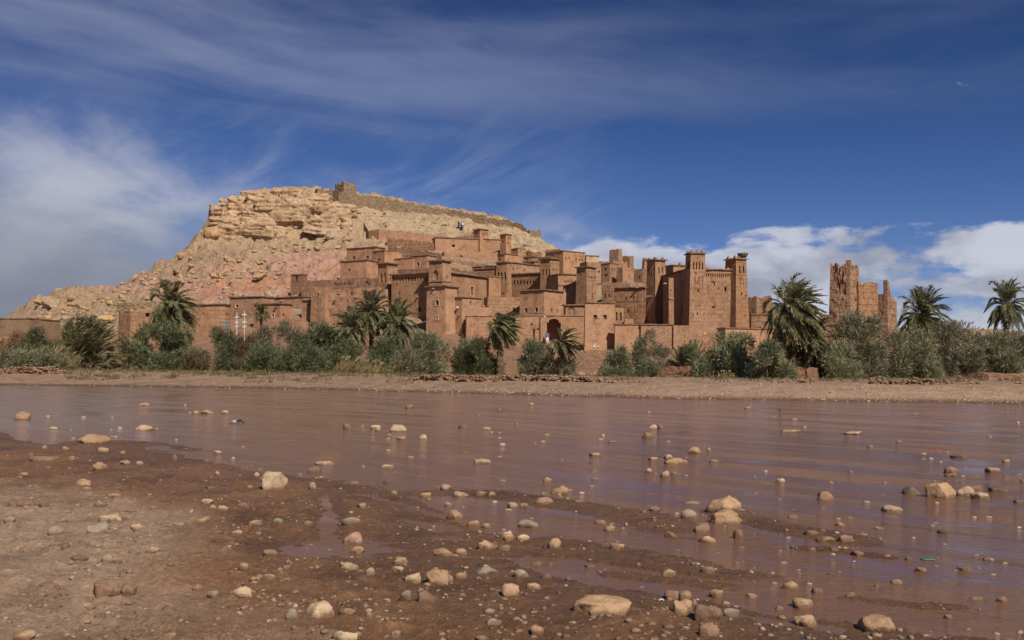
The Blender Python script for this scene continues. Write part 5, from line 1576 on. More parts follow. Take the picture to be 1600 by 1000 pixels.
# left bank
B('shrub', 'rusty brown shrub at the far left edge under the shed', 'shrub', 22, 96, 524, 36, 'bush_brown', 1, n=4200)
B('tamarisk_bush', 'dark green bush right of the rusty shrub, far left', 'bush', 60, 94, 518, 30, 'bush_dark', 2, n=4200)
B('tamarisk_bush', 'low olive bush on the bank beneath the far left shrubs', 'bush', 50, 86, 553, 50, 'bush_olive', 3, n=3600)
B('tamarisk_bush', 'low olive bush at the very left edge of the bank', 'bush', 2, 86, 548, 34, 'bush_olive', 4, n=3000)
B('tamarisk_bush', 'dark low bush filling behind the tall reeds at left', 'bush', 95, 95, 530, 32, 'bush_dark', 52, n=3200)
reeds('reed_clump', 'tall tan reeds beside the feathery palm clump at left', 88, 88, 538, 26, 420, 5)
palm('palm_clump', 'feathery trunkless palm clump behind the tan reeds at left', 122, 90, 560, 72, 6, 52, 0.45, False, mat='palm', upright=1, dry=4)
palm('palm_clump', 'second trunkless palm sprouting right of the feathery clump', 146, 91, 560, 55, 61, 30, 0.2, False, mat='palm', dry=4)
palm('palm_clump', 'small blue-green palm beside the rusty shrub, far left', 45, 93, 545, 40, 7, 34, 0.15, False, mat='palm', dry=2)
B('tamarisk_bush', 'slender green sapling bush left of the big dark bush', 'bush', 173, 93, 545, 10, 'bush_dark', 8, n=900, lobes=8)
B('tamarisk_bush', 'big dark green bush at the foot of the left palm', 'bush', 246, 92, 508, 56, 'bush_dark', 9, n=8200, lobes=24)
palm('palm_clump', 'arching young palm at the left side of the big dark bush', 200, 90, 560, 46, 10, 26, -0.2, False, mat='palm', dry=3)
palm('date_palm', 'tall date palm rising out of the big dark bush at left', 268, 96, 486, 44, 11, 64, 0.35, True, 0.24, 'palm', 10, skirt=12)
B('shrub', 'bare brown shrub between the big dark bush and its neighbour', 'shrub', 302, 91, 545, 16, 'bush_brown', 12, n=1200)
B('tamarisk_bush', 'dark bush below the blue post', 'bush', 346, 90, 514, 34, 'bush_dark', 13, n=5200)
B('shrub', 'brown dry shrub under the white crosses', 'shrub', 385, 88, 530, 20, 'bush_brown', 14, n=2200)
B('tamarisk_bush', 'broad green bush below the small framed-window house', 'bush', 432, 90, 503, 48, 'bush_olive', 15, n=7200, lobes=22)
B('tamarisk_bush', 'dark lower half of the hedge left of the crumbling tower', 'bush', 420, 86, 545, 46, 'bush_dark', 16, n=4600)
B('tamarisk_bush', 'dark bush in front of the crumbling tower', 'bush', 505, 90, 508, 40, 'bush_dark', 17, n=6200, lobes=20)
B('tamarisk_bush', 'round dark bush right of the hedge in front of the cracked block', 'bush', 535, 88, 520, 28, 'bush_dark', 18, n=3800)
B('tamarisk_bush', 'low dark bush at the bank in front of the hedge', 'bush', 470, 84, 548, 38, 'bush_dark', 19, n=4000)
palm('date_palm', 'small bushy palm top standing out of the hedge under the kinked roof', 408, 112, 489, 15, 20, 30, 0.3, True, 0.12, 'palm', 2)
palm('date_palm', 'date palm with a round windswept head before the cracked block', 580, 91, 492, 38, 21, 54, 0.15, True, 0.2, 'palm', 10, skirt=8)
palm('date_palm', 'low date palm left of the round-headed palm', 548, 89, 518, 36, 22, 40, -0.1, True, 0.18, 'palm', 6)
palm('date_palm', 'spiky date palm right of the round-headed palm', 622, 90, 508, 36, 23, 44, 0.1, True, 0.2, 'palm_pale', 8, skirt=6)
B('tamarisk_bush', 'green bush under the spiky date palm', 'bush', 605, 88, 535, 36, 'bush_dark', 24, n=4800)
reeds('reed_clump', 'pale plumed reeds on the bank left of the three date palms', 541, 84, 553, 20, 300, 25, lean=0.5)
reeds('reed_clump', 'pale drooping reeds on the bank under the low date palm', 575, 84, 560, 20, 260, 26, lean=0.6)
reeds('reed_clump', 'thin dry reeds on the bank under the spiky date palm', 622, 84, 560, 14, 200, 27, lean=0.3)
B('tamarisk_bush', 'grey-green bush at the foot of the tall front house', 'bush', 662, 86, 521, 38, 'bush_grey', 28, n=6400, lobes=20)
B('tamarisk_bush', 'low olive bush left of the grey-green bush', 'bush', 640, 84, 552, 26, 'bush_olive', 29, n=2600)
# middle
palm('palm_clump', 'young spiky palm behind the round bush under the annexe', 732, 86, 560, 50, 30, 20, 0.1, False, mat='palm_pale', dry=2, upright=1)
B('tamarisk_bush', 'round green bush left of the shaggy windblown palm', 'bush', 745, 83, 532, 34, 'bush_dark', 31, n=5600, lobes=18)
palm('date_palm', 'shaggy-trunked palm blown hard to the right before the brick wall', 781, 82, 513, 36, 32, 44, 0.85, True, 0.26, 'palm_pale', 10, skirt=6)
B('tamarisk_bush', 'blue-green round bush left of the gateway palm', 'bush', 836, 83, 537, 28, 'bush_grey', 33, n=5200, lobes=16)
palm('date_palm', 'thin ragged palm bent to the right in front of the gateway', 876, 81, 534, 34, 34, 16, 1.0, True, 0.2, 'palm_pale', 5, lean=0.1, skirt=4)
palm('palm_clump', 'small fan of fronds at the foot of the ragged palm', 884, 82, 560, 26, 35, 14, 0.2, False, mat='palm', dry=4, upright=1)
B('tamarisk_bush', 'low green scrub bush at the foot of the ragged palm', 'bush', 880, 82, 560, 22, 'bush_olive', 36, n=2200)
B('tamarisk_bush', 'round grey-green bush below the tall smooth house', 'bush', 963, 83, 545, 21, 'bush_grey', 37, n=3600)
B('tamarisk_bush', 'tall narrow bush below the rubble retaining wall', 'bush', 1012, 84, 521, 22, 'bush_grey', 38, n=4200)
B('tamarisk_bush', 'small bush right of the tall narrow one', 'bush', 1035, 86, 545, 12, 'bush_grey', 39, n=1300, lobes=8)
B('tamarisk_bush', 'low bush at the bank in front of the tall narrow one', 'bush', 1012, 78, 562, 13, 'bush_grey', 40, n=1600, lobes=8)
palm('palm_clump', 'young upright palm standing alone below the great kasbah', 1077, 84, 570, 46, 41, 24, 0.05, False, mat='palm_pale', dry=3, upright=1)
B('shrub', 'leafless brown shrub left of the young upright palm', 'shrub', 1058, 85, 565, 14, 'bush_brown', 42, n=700, lobes=6)
B('tamarisk_bush', 'wide olive bush in front of the low smooth house', 'bush', 1148, 79, 522, 48, 'bush_grey', 43, n=8000, lobes=24)
B('tamarisk_bush', 'rounded bush between the wide olive bush and the big palm', 'bush', 1196, 71, 537, 30, 'bush_grey', 44, n=5000, lobes=16)
reeds('reed_clump', 'dry stump-like reeds at the bank before the wide olive bush', 1135, 73, 577, 14, 160, 45, lean=0.0)
# right
palm('date_palm', 'big drooping date palm in the gap left of the ruined tower', 1238, 73, 490, 56, 46, 110, 0.42, True, 0.28, 'palm', 18, skirt=30, spread=1.4)
palm('date_palm', 'second lower head of the big drooping palm, right side', 1266, 73.5, 528, 40, 47, 54, 0.25, True, 0.2, 'palm', 10, skirt=14, spread=1.35)
B('tamarisk_bush', 'dark undergrowth around the trunks of the big drooping palm', 'bush', 1246, 74, 548, 26, 'bush_dark', 57, n=3200)
B('tamarisk_bush', 'large olive bush right below the ruined tower', 'bush', 1348, 73, 500, 62, 'bush_olive', 48, n=10500, lobes=30)
B('tamarisk_bush', 'low olive bush at the left foot of the large one', 'bush', 1312, 71, 545, 30, 'bush_olive', 49, n=3800)
palm('date_palm', 'date palm with a spread head between the two large right bushes', 1442, 78, 497, 46, 50, 58, 0.2, True, 0.24, 'palm_pale', 8)
B('tamarisk_bush', 'olive bush under the spread-headed palm', 'bush', 1425, 73, 518, 42, 'bush_olive', 51, n=6600, lobes=20)
B('tamarisk_bush', 'loose olive bush with bare stems right of the spread-headed palm', 'bush', 1487, 75, 506, 44, 'bush_olive', 53, n=6200, lobes=22)
palm('date_palm', 'slim palm against the sky near the right edge', 1573, 82, 479, 40, 54, 40, 0.1, True, 0.17, 'palm_pale', 6)
B('tamarisk_bush', 'grey-green bush below the slim palm at right', 'bush', 1556, 75, 526, 42, 'bush_grey', 55, n=6200, lobes=20)
B('tamarisk_bush', 'grey-green bush cut by the right edge', 'bush', 1606, 76, 510, 40, 'bush_grey', 56, n=5600, lobes=18)

# scrub on the bank, too dense to count
def scrub(label, pts, n, seed, mat, h):
    rs = np.random.RandomState(seed)
    P = []
    for (x0, x1, y0, y1, w) in pts:
        for i in range(int(n * w)):
            px = rs.uniform(x0, x1); Y = rs.uniform(y0, y1)
            x = PX(px, Y)
            if fbm(px * .05, Y * .3, seed, 2) < -0.05:
                continue
            P.append((x, Y, tz(x, Y) - 0.02))
    P = np.repeat(np.array(P), 9, axis=0)
    m = len(P)
    P[:, :2] += rs.normal(0, .12, (m, 2))
    D = np.stack([rs.normal(.15, .6, m), rs.normal(0, .6, m), rs.uniform(.4, 1.2, m)], 1); D /= np.linalg.norm(D, axis=1)[:, None]
    v, f = blades(P, D, h * rs.uniform(.4, 1.2, m), rs.uniform(.025, .06, m), rs)
    o = obj('bank_scrub', v, f, M[mat])
    o['kind'] = 'stuff'; o['label'] = label; o['category'] = 'scrub'


scrub('low dry scrub along the top of the far bank', [(100, 420, 71, 84, 1.0), (380, 660, 64, 82, .6), (-100, 120, 80, 90, .5)], 560, 71, 'grass', 0.42)
scrub('sparse dry grass under the bushes of the far bank', [(600, 1100, 70, 100, 1.0), (1100, 1640, 56, 78, .8), (600, 1000, 57, 66, .3)], 620, 72, 'grass', 0.30)

# ------------------------------------------------------------------ dry stone walls on the bank
def stone_row(label, x0, x1, Y0, Y1, rows, s, seed, mat):
    rs = np.random.RandomState(seed)
    a = Vector((PX(x0, Y0), Y0, 0)); b = Vector((PX(x1, Y1), Y1, 0))
    Lw = (b - a).length; base = Vector((a.x, a.y, tz(a.x, a.y)))
    V = []; Fc = []; o = 0
    bv, bf = ICO[1]
    d = (b - a) / Lw
    for r_ in range(rows):
        t = rs.uniform(0, s)
        while t < Lw:
            w = s * rs.uniform(.6, 1.6)
            gapn = fbm(t * .18, seed * 3.3, .5, 3)
            if (r_ == rows - 1 and gapn < 0.08) or (r_ == rows - 2 and gapn < -0.16) or (gapn < -0.34) or rs.random() < .05:
                t += w; continue
            p = a + d * (t + w / 2)
            h = s * rs.uniform(.42, .6)
            z = tz(p.x, p.y) + (r_ + 0.3) * s * 0.62
            q = np.sign(bv) * np.abs(bv) ** 0.7 * np.array([w * .56, s * .7, h * .72]) * (1 + rs.uniform(-.12, .12, bv.shape))
            an = rs.uniform(-.2, .2) + math.atan2(d.y, d.x)
            q = np.stack([q[:, 0] * math.cos(an) - q[:, 1] * math.sin(an), q[:, 0] * math.sin(an) + q[:, 1] * math.cos(an), q[:, 2]], 1)
            q = q + np.array([p.x - base.x, p.y - base.y + rs.normal(0, .09), z - base.z + rs.uniform(-.04, .04)])
            V.append(q); Fc.append(bf + o); o += len(q)
            t += w
    root = empty('dry_stone_wall', base)
    tag(root, label, 'wall')
    st = obj('stones', np.concatenate(V), np.concatenate(Fc), mat, root)
    st['kind'] = 'stuff'


M['bankstone'] = earth('bank_stone', (0.27, 0.15, 0.09), (0.38, 0.235, 0.15), (0.19, 0.10, 0.06), 2.5, bump=0.5, bscale=6)
stone_row('low dry stone wall on the left bank below the reeds', -60, 235, 81, 76.5, 4, 0.24, 1, M['bankstone'])
stone_row('low dry stone wall on the bank below the grey-green bush', 596, 770, 62, 56.5, 3, 0.21, 2, M['bankstone'])
stone_row('low dry stone wall on the bank below the gateway', 772, 1010, 56.5, 52, 3, 0.20, 3, M['bankstone'])
stone_row('low stone kerb on the bank left of the big drooping palm', 1120, 1270, 53.5, 52.2, 2, 0.18, 4, M['bankstone'])
stone_row('low dry stone wall on the bank below the large olive bush', 1355, 1480, 52, 50.5, 3, 0.20, 5, M['bankstone'])
stone_row('low stone kerb along the bank at the right edge', 1480, 1660, 52.5, 49.5, 2, 0.18, 6, M['bankstone'])
building('garden_wall', 'small square mud wall below the young upright palm', 'wall', 1075, 80, 571.5, 1022, 1098, 52, 'wall_dark', cop=False, deep=4, batter=0.03, amp=0.12, gmax=0.4, jag={'L': jagf(211, .25, .9), 'R': jagf(212, .25, .9), 'B1': jagf(213, .4), 'B2': jagf(214, .4)})
building('garden_wall', 'rough mud stump wall between the big palm and the large olive bush', 'wall', 1272, 70, 572, 1240, 1288, 62, 'wall_dark', cop=False, deep=2, batter=0.12, amp=0.2, gmax=0.3,
         jag={'L': jagf(201, .6, .9), 'R': jagf(202, .4, .9), 'B1': jagf(203, .4), 'B2': jagf(204, .4)})
building('garden_wall', 'crumbled dark mud wall under the bushes near the right edge', 'wall', 1545, 66, 581, 1495, 1612, 40, 'wall_dark', cop=False, deep=2, batter=0.05, amp=0.12, gmax=0.4,
         jag={'L': jagf(205, .4, .9), 'R': jagf(206, .4, .9), 'B1': jagf(207, .4), 'B2': jagf(208, .4)})

# ------------------------------------------------------------------ marks, nest, posts, people
def on_face(info, f, px, py):
    _, u0, u1, z0, z1 = info['on'](px, py, 1, 1, f)
    return info['fpt'](f, (u0 + u1) / 2, (z0 + z1) / 2)


smooth_house = next(i for i in BLD if i['root']['label'].startswith('tall smooth house'))
def arrow(info, f, px, py, w, name='painted_arrow', mat='white'):
    n = Vector((*info['fa'][f][0], 0)); d = Vector((*info['fa'][f][1], 0)); z = Vector((0, 0, 1))
    c = on_face(info, f, px, py) + n * 0.09
    s = w / F * 128
    mb = MB()
    mb.box(c + d * s * .12, d * s * .42, n * 0.012, z * s * .07)
    for k in (-1, 1):
        e = (d * .55 + z * .45 * k).normalized()
        m_ = c - d * s * .42 + e * s * .26
        mb.box(m_ + n * 0.002 * (k + 2), e * s * .28, n * 0.012, z * s * .07)
    o = mb.build(name, M[mat], info['root'])
    o['label'] = 'white arrow painted on the wall, pointing left'


arrow(smooth_house, 'R', 931, 541, 11)
gw = [i for i in BLD if i['root']['label'].startswith('wall pierced')][0]
arrow(gw, 'R', 888.5, 526, 8)
kb = [i for i in BLD if i['root']['label'].startswith('smooth mud base')][0]
c = on_face(kb, 'R', 1101, 521) + Vector((0, -0.1, 0))
mb = MB(); mb.lathe([(0.19, -0.012), (0.19, 0.012)], (0, 0, 0), 14)
mb.v = [(c.x + v[0], c.y + v[2], c.z + v[1]) for v in mb.v]
o = mb.build('painted_disc', M['yellow'], kb['root']); o['label'] = 'ochre painted spot on the smooth mud base'
zz = [i for i in BLD if i['root']['label'].startswith('long plain mud wall with zigzag')][0]
mb = MB()
for (x0, y0, x1, y1) in [(523, 444, 525, 441), (525, 441, 527, 444), (530, 444, 532, 441), (532, 441, 534, 444), (537, 444, 539, 441), (539, 441, 541, 444), (544, 443, 547, 440), (547, 440, 549, 444), (572, 444, 574, 438), (574, 438, 579, 444), (571, 439, 577, 441)]:
    a, b_ = on_face(zz, 'L', x0, y0), on_face(zz, 'L', x1, y1)
    n = Vector((*zz['fa']['L'][0], 0))
    e = b_ - a; q = e.cross(n).normalized()
    mb.box((a + b_) / 2 + n * 0.06 + n * 0.003 * len(mb.f) / 6, e / 2, n * 0.02, q * 0.045)
mb.build('zigzag_mark', M['wood'], zz['root'])

# stork nest
kt = [i for i in BLD if 'stork nest' in i['root']['label']][0]
p = at(1160.5, 402.5, 131.6)
rs = np.random.RandomState(5)
n = 1500
a = rs.uniform(0, 6.283, n); rr = np.sqrt(rs.uniform(0, 1, n)); h = rs.uniform(0, 1, n)
P_ = np.stack([np.cos(a) * rr * (.45 + .32 * h), np.sin(a) * rr * (.45 + .32 * h), h * 0.62], 1)
D_ = np.stack([-np.sin(a) + rs.normal(0, .4, n), np.cos(a) + rs.normal(0, .4, n), rs.normal(0, .25, n)], 1); D_ /= np.linalg.norm(D_, axis=1)[:, None]
v, f = blades(P_ - D_ * .2, D_, rs.uniform(.25, .5, n), rs.uniform(.02, .045, n), rs)
nest = empty('stork_nest', p); tag(nest, 'big twiggy stork nest on top of the right kasbah tower', 'nest')
obj('twigs', v, f, foliage('nest_twigs', (0.10, 0.075, 0.05), (0.22, 0.17, 0.11), 0.8), nest)
mb = MB(); mb.lathe([(0.42, 0.0), (0.58, 0.15), (0.72, 0.42), (0.70, 0.55), (0.40, 0.50)], (0, 0, 0), 16)
mb.build('nest_core', M['twig'], nest)

# lamp post by the gateway
def lamp_post(px, Y, ytop, label):
    x = PX(px, Y); z = tz(x, Y); H = PZ(ytop, Y) - z
    root = empty('lamp_post', (x, Y, z)); tag(root, label, 'lamp post')
    mb = MB(); mb.tube([(0, 0, -.3), (0, 0, H)], [.15, .12], 8); mb.build('post', M['wood'], root)
    mb = MB(); mb.tube([(0, 0, H - .35), (.28, 0, H - .05), (.58, 0, H + .12)], .035, 5); mb.build('bracket', M['wood'], root)
    mb = MB(); mb.lathe([(.04, .10), (.14, .02), (.16, -.04), (.08, -.09)], (.64, 0, H + .1), 10); mb.build('lamp_head', M['white'], root)
lamp_post(843.5, 131.2, 496, 'dark wooden lamp post beside the arched gateway')
# wall lamp on the annexe
ax = [i for i in BLD if i['root']['label'].startswith('low annexe')][0]
q = on_face(ax, 'L', 716.5, 481.5)
mb = MB(); nn = Vector((*ax['fa']['L'][0], 0))
mb.lathe([(.03, .25), (.17, .2), (.2, .02), (.1, -.1)], tuple(q + nn * .25), 9); lo = mb.build('wall_lamp', M['white'], ax['root'])
mb = MB(); mb.tube([q, q + nn * .2 + Vector((0, 0, .2))], .03, 5); mb.build('bracket', M['wood'], lo)

# white crosses on poles and the blue post
def cross_pole(px, ytop, ybot, arms, label):
    Y = 101.0; x = PX(px, Y); z = tz(x, Y)
    root = empty('cross_pole', (x, Y, z)); tag(root, label, 'post')
    top = PZ(ytop, Y) - z
    mb = MB(); mb.tube([(0, 0, -.3), (0, 0, top)], .04, 6); mb.build('pole', M['white'], root)
    for (ya, hw) in arms:
        za = PZ(ya, Y) - z
        mb = MB(); mb.box((0, 0, za), (hw / F * Y, 0, 0), (0, .04, 0), (0, 0, .055))
        mb.box((0, -.05, za), (.07, 0, 0), (0, .035, 0), (0, 0, .12))
        mb.build('cross_arm', M['white'], root)
cross_pole(370, 488.5, 512, [(495.5, 3.0), (503.8, 3.2), (510, 2.4)], 'white post with cross arms, left one of the pair by the low houses')
cross_pole(382, 485.5, 516, [(491.8, 3.8), (503.2, 3.8), (510.5, 3.0)], 'white post with cross arms, right and taller one of the pair')
Y = 103.0; x = PX(354, Y); z = tz(x, Y)
root = empty('blue_post', (x, Y, z)); tag(root, 'blue angled post left of the white crosses', 'post')
hh = PZ(503.5, Y) - z
mb = MB(); mb.tube([(0, 0, -.3), (0, 0, hh)], .085, 7); mb.build('post', M['blue'], root)
mb = MB(); mb.tube([(.06, 0, hh), (-.5, 0, hh - .02)], .08, 7); mb.build('arm', M['blue'], root)

# people: one skinned body each, in robes
M['skin'] = plain('skin', (0.26, 0.14, 0.09), 0.6)
M['robe_dark'] = plain('dark_cloth', (0.02, 0.022, 0.03), 0.9)
M['robe_blue'] = plain('blue_cloth', (0.10, 0.15, 0.28), 0.9)
M['robe_white'] = plain('white_cloth', (0.62, 0.60, 0.58), 0.9)


def person(label, p, top, bottom, head='robe_dark', yaw=0.0, s=1.0, step=0.08):
    root = empty('person', p); root.rotation_euler = (0, 0, yaw); tag(root, label, 'person')
    J = [((0, 0, .95), .13), ((0, 0, 1.15), .125), ((0, 0, 1.36), .15), ((0, 0, 1.48), .055), ((0, -.01, 1.56), .085), ((0, -.01, 1.67), .085),
         ((-.18, 0, 1.38), .06), ((-.25, .02, 1.12), .048), ((-.24, -.06, .88), .036), ((-.24, -.09, .78), .035),
         ((.18, 0, 1.38), .06), ((.25, .02, 1.12), .048), ((.24, -.06, .88), .036), ((.24, -.09, .78), .035),
         ((-.09, 0, .88), .095), ((-.10, -step, .48), .065), ((-.10, step * .5, .09), .045), ((-.10, step * .5 - .14, .04), .04),
         ((.09, 0, .88), .095), ((.10, step, .48), .065), ((.10, step * 1.2, .09), .045), ((.10, step * 1.2 - .14, .04), .04)]
    E = [(0, 1), (1, 2), (2, 3), (3, 4), (4, 5), (2, 6), (6, 7), (7, 8), (8, 9), (2, 10), (10, 11), (11, 12), (12, 13), (0, 14), (14, 15), (15, 16), (16, 17), (0, 18), (18, 19), (19, 20), (20, 21)]
    me = bpy.data.meshes.new('body'); me.from_pydata([tuple(Vector(j[0]) * s) for j in J], E, []); me.update()
    me.materials.append(M['skin'])
    b = bpy.data.objects.new('body', me); COL.objects.link(b); b.parent = root
    md = b.modifiers.new('skin', 'SKIN')
    for i, j in enumerate(J):
        sv = me.skin_vertices[0].data[i]; sv.radius = (j[1] * s, j[1] * s); sv.use_root = (i == 0)
    b.modifiers.new('sub', 'SUBSURF').levels = 1
    mb = MB(); mb.lathe([(.24, .02), (.21, .5), (.19, .95), (.16, 1.02)], (0, 0, 0), 12, s, s * .85); mb.build('lower_robe', M[bottom], root, True)
    mb = MB(); mb.lathe([(.205, .86), (.19, 1.1), (.235, 1.34), (.19, 1.44), (.09, 1.50)], (0, 0, 0), 12, s, s * .78)
    for k in (-1, 1):
        mb.tube([(k * .19, 0, 1.38), (k * .265, .02, 1.12), (k * .25, -.06, .90)], [.085, .07, .06], 8)
    mb.build('tunic', M[top], root, True)
    mb = MB(); mb.lathe([(.10, 1.56), (.115, 1.64), (.11, 1.72), (.06, 1.77)], (0, .01, 0), 10, s, s); mb.build('hair', M[head], root, True)
    return root


gp_ = Vector((PX(855, 131.9), 131.9, 0)); gp_.z = max(tz(gp_.x, gp_.y), PZ(537.5, 131.9))
# threshold slab under the gateway
mb = MB(); mb.box((PX(864, 132.6), 132.9, gp_.z - 0.6), (1.9, 0, 0), (0, 1.6, 0), (0, 0, 0.6))
th = mb.build('threshold', M['wall'], None); tag(th, 'worn mud threshold slab in the arched gateway', 'threshold')
person('person in blue top and white robe standing in the arched gateway', gp_, 'robe_blue', 'robe_white', yaw=.5)
for (px, py, t_, b_, lab) in [(716.8, 360.5, 'robe_dark', 'robe_dark', 'person in dark clothes on the pale slope, left of the trio'),
                              (720.8, 361, 'robe_blue', 'robe_dark', 'person in blue and dark clothes in the middle of the trio on the slope'),
                              (723.4, 362.5, 'robe_white', 'robe_blue', 'person in white, lowest of the trio on the pale slope')]:
    q = hit(px, py, 230)
    if q is not None:
        person(lab, q, t_, b_, yaw=rnd.uniform(-1, 1))

# ------------------------------------------------------------------ stones in the river and on the mud (photo crop coordinates)
def S(ox, oy, txt):
    out = []
    for it in txt.split(';'):
        k = it.split()
        if len(k) < 4:
            continue
        x, y, w, h = map(float, k[:4])
        out.append((ox + x * .4, oy + y * .4, w * .4, h * .4, k[4] if len(k) > 4 else 'tan'))
    return out


STONES = S(0, 600, '''80 122 70 35;562 78 55 15;760 110 28 14;808 108 55 18;877 108 36 16 cream;205 172 40 12 cream;555 170 75 25 cream;612 175 22 12;355 212 115 40 tan;
172 248 28 18 grey;252 250 30 15;400 255 50 22;478 267 30 12;543 300 34 18 grey;675 287 36 32 brown;383 315 56 38;485 305 52 24;275 292 34 14;155 290 120 22 brown;120 268 24 12;
322 385 60 38;335 408 50 16;183 323 28 14 brown;85 353 50 14;460 395 28 12;395 410 34 14;440 435 60 18;385 466 66 28;87 455 90 26 brown;165 465 46 20 brown;18 468 36 14;300 472 30 14;
427 522 105 44 cream;375 560 92 44 grey;218 570 84 38 grey;30 543 48 26 grey;240 532 36 20;498 520 50 24;535 545 60 30;497 494 60 14;597 483 40 14;745 497 28 18;690 551 50 30 grey;786 533 64 26;
828 480 40 28;870 483 50 24 pink;808 460 50 20 cream;947 468 46 14;818 404 52 12 dark;847 346 28 18;848 265 38 12 cream;1065 375 115 78 cream;972 400 30 14;1000 352 28 20;1220 390 34 42 grey;
1218 332 60 28 brown;1270 308 100 12 cream;925 598 55 20 cream;1080 545 48 26 grey;995 538 65 18 cream;1200 540 45 20;1005 577 30 12 grey;592 655 62 28 pink;410 662 56 36 grey;470 630 66 22;
445 690 50 24 grey;512 658 34 12;248 632 44 26 brown;290 676 90 22 brown;390 800 130 80 brown;490 800 75 50 brown;830 820 52 26 grey;942 812 85 50 cream;1240 872 135 75 cream;1135 905 64 50 grey;
948 728 55 30 pink;990 752 54 28;1048 743 48 28 grey;1085 728 42 12 cream;1118 715 36 20 grey;1110 762 60 16;1235 718 30 12;1340 716 30 24;340 880 56 20 cream;85 980 90 40;625 995 110 25;1325 980 60 50 cream;
770 790 46 30 brown;845 580 60 20 brown;1055 662 60 22 brown''')
STONES += S(530, 600, '''235 170 75 32 cream;140 166 46 14 cream;153 180 30 10;30 165 40 28 brown;275 86 36 18 brown;750 77 22 12 tan;578 172 38 14;480 165 42 14 dark;240 210 44 16;327 205 32 22 cream;185 320 56 16 cream;
186 377 36 20 dark;277 285 36 8 cream;60 384 36 12;562 300 80 24 cream;85 470 46 28 grey;132 437 24 22 dark;212 424 32 18;45 525 75 26 grey;55 600 100 50 pink;65 648 60 28;338 432 54 22;348 450 28 12;
415 402 48 28 grey;480 430 78 20;552 430 54 20;598 430 36 18;425 468 34 20;455 510 78 40;525 542 60 26;572 552 44 20;735 545 92 34 grey;675 472 46 26 grey;725 472 44 22;797 427 20 20;795 458 90 26;
865 410 88 42;815 370 40 24;998 272 54 16 pink;1000 370 32 12 brown;1072 225 40 8 cream;1205 196 44 34 brown;1228 165 36 22 cream;1255 166 26 18 brown;1225 290 44 14;1287 283 46 20 cream;1308 300 90 26;
1210 335 36 24;1278 348 46 32;1310 348 24 18 brown;1240 487 56 20;1192 497 24 16;1020 540 54 18;1060 563 50 26;1296 588 64 24 brown;845 618 66 44;1085 632 62 38;1040 628 36 16;650 585 62 24 cream;
655 608 66 28;715 594 60 26 cream;645 640 60 20;575 642 72 34;478 655 54 26;405 656 84 34;445 672 50 18;238 690 64 26;230 727 54 26 cream;118 732 42 32 grey;40 716 85 26 cream;85 767 58 24 dark;
290 755 78 44 cream;385 755 120 72;475 748 56 22;265 825 66 40 grey;335 832 84 40 brown;320 805 30 22 grey;570 730 110 38 grey;710 740 64 42 grey;668 800 76 54;758 790 64 26;815 757 56 24 brown;
980 710 46 14 brown;772 700 50 18;1285 741 66 28;1030 862 240 65;1330 870 70 60;1310 825 90 36 brown;1025 903 26 20 grey;608 918 66 26 grey;768 935 64 40 pink;222 965 42 34 pink;115 895 34 24 grey;
30 890 70 18;35 985 80 50 cream;550 995 60 16;800 878 20 16''')
STONES += S(1060, 600, '''62 257 58 32;18 302 42 18;120 254 20 12;140 298 38 10 cream;402 376 46 18 cream;580 436 84 38 brown;840 487 86 28 cream;692 191 80 14 cream;445 183 80 14;865 224 28 14 brown;400 97 14 20 dark;275 92 34 10;
1075 335 60 30 brown;1070 355 46 14;1035 410 120 72 tan;918 414 84 34 dark;1130 416 78 42 cream;1170 405 60 30 brown;1188 436 76 30 cream;1255 411 70 22 dark;1232 335 62 22;1285 300 32 14;1105 282 80 16 dark;
185 468 140 62;185 515 170 64;45 505 70 40 grey;95 560 62 40 brown;118 604 72 30;240 585 48 40 brown;520 562 56 20 brown;450 518 46 12;637 548 42 14;786 562 42 12 pink;994 553 28 10 cream;1035 576 62 18 dark;
55 463 68 10 cream;580 605 80 24 brown;655 607 60 30 brown;525 645 44 18 brown;612 650 40 14 brown;705 662 56 18 brown;816 674 40 14 brown;903 679 28 20 dark;412 697 42 10 cream;118 722 60 28 brown;
438 786 74 34;152 818 64 34;283 824 54 22 cream;500 853 94 48;548 808 46 24 brown;675 823 44 16 pink;860 773 52 14 cream;776 786 24 10 cream;1125 722 68 20 dark;952 726 48 22 brown;1215 683 46 12 cream;
1170 837 56 8 cream;1272 840 52 26 brown;400 874 40 16;500 924 104 44;780 935 160 60;25 825 64 38;30 865 70 50;60 855 44 40 brown;125 895 120 60 brown;210 892 80 30 grey;120 965 90 50 brown;1060 908 40 14;
595 741 32 10 dark;1345 377 20 16 brown;1335 457 40 16 dark''')

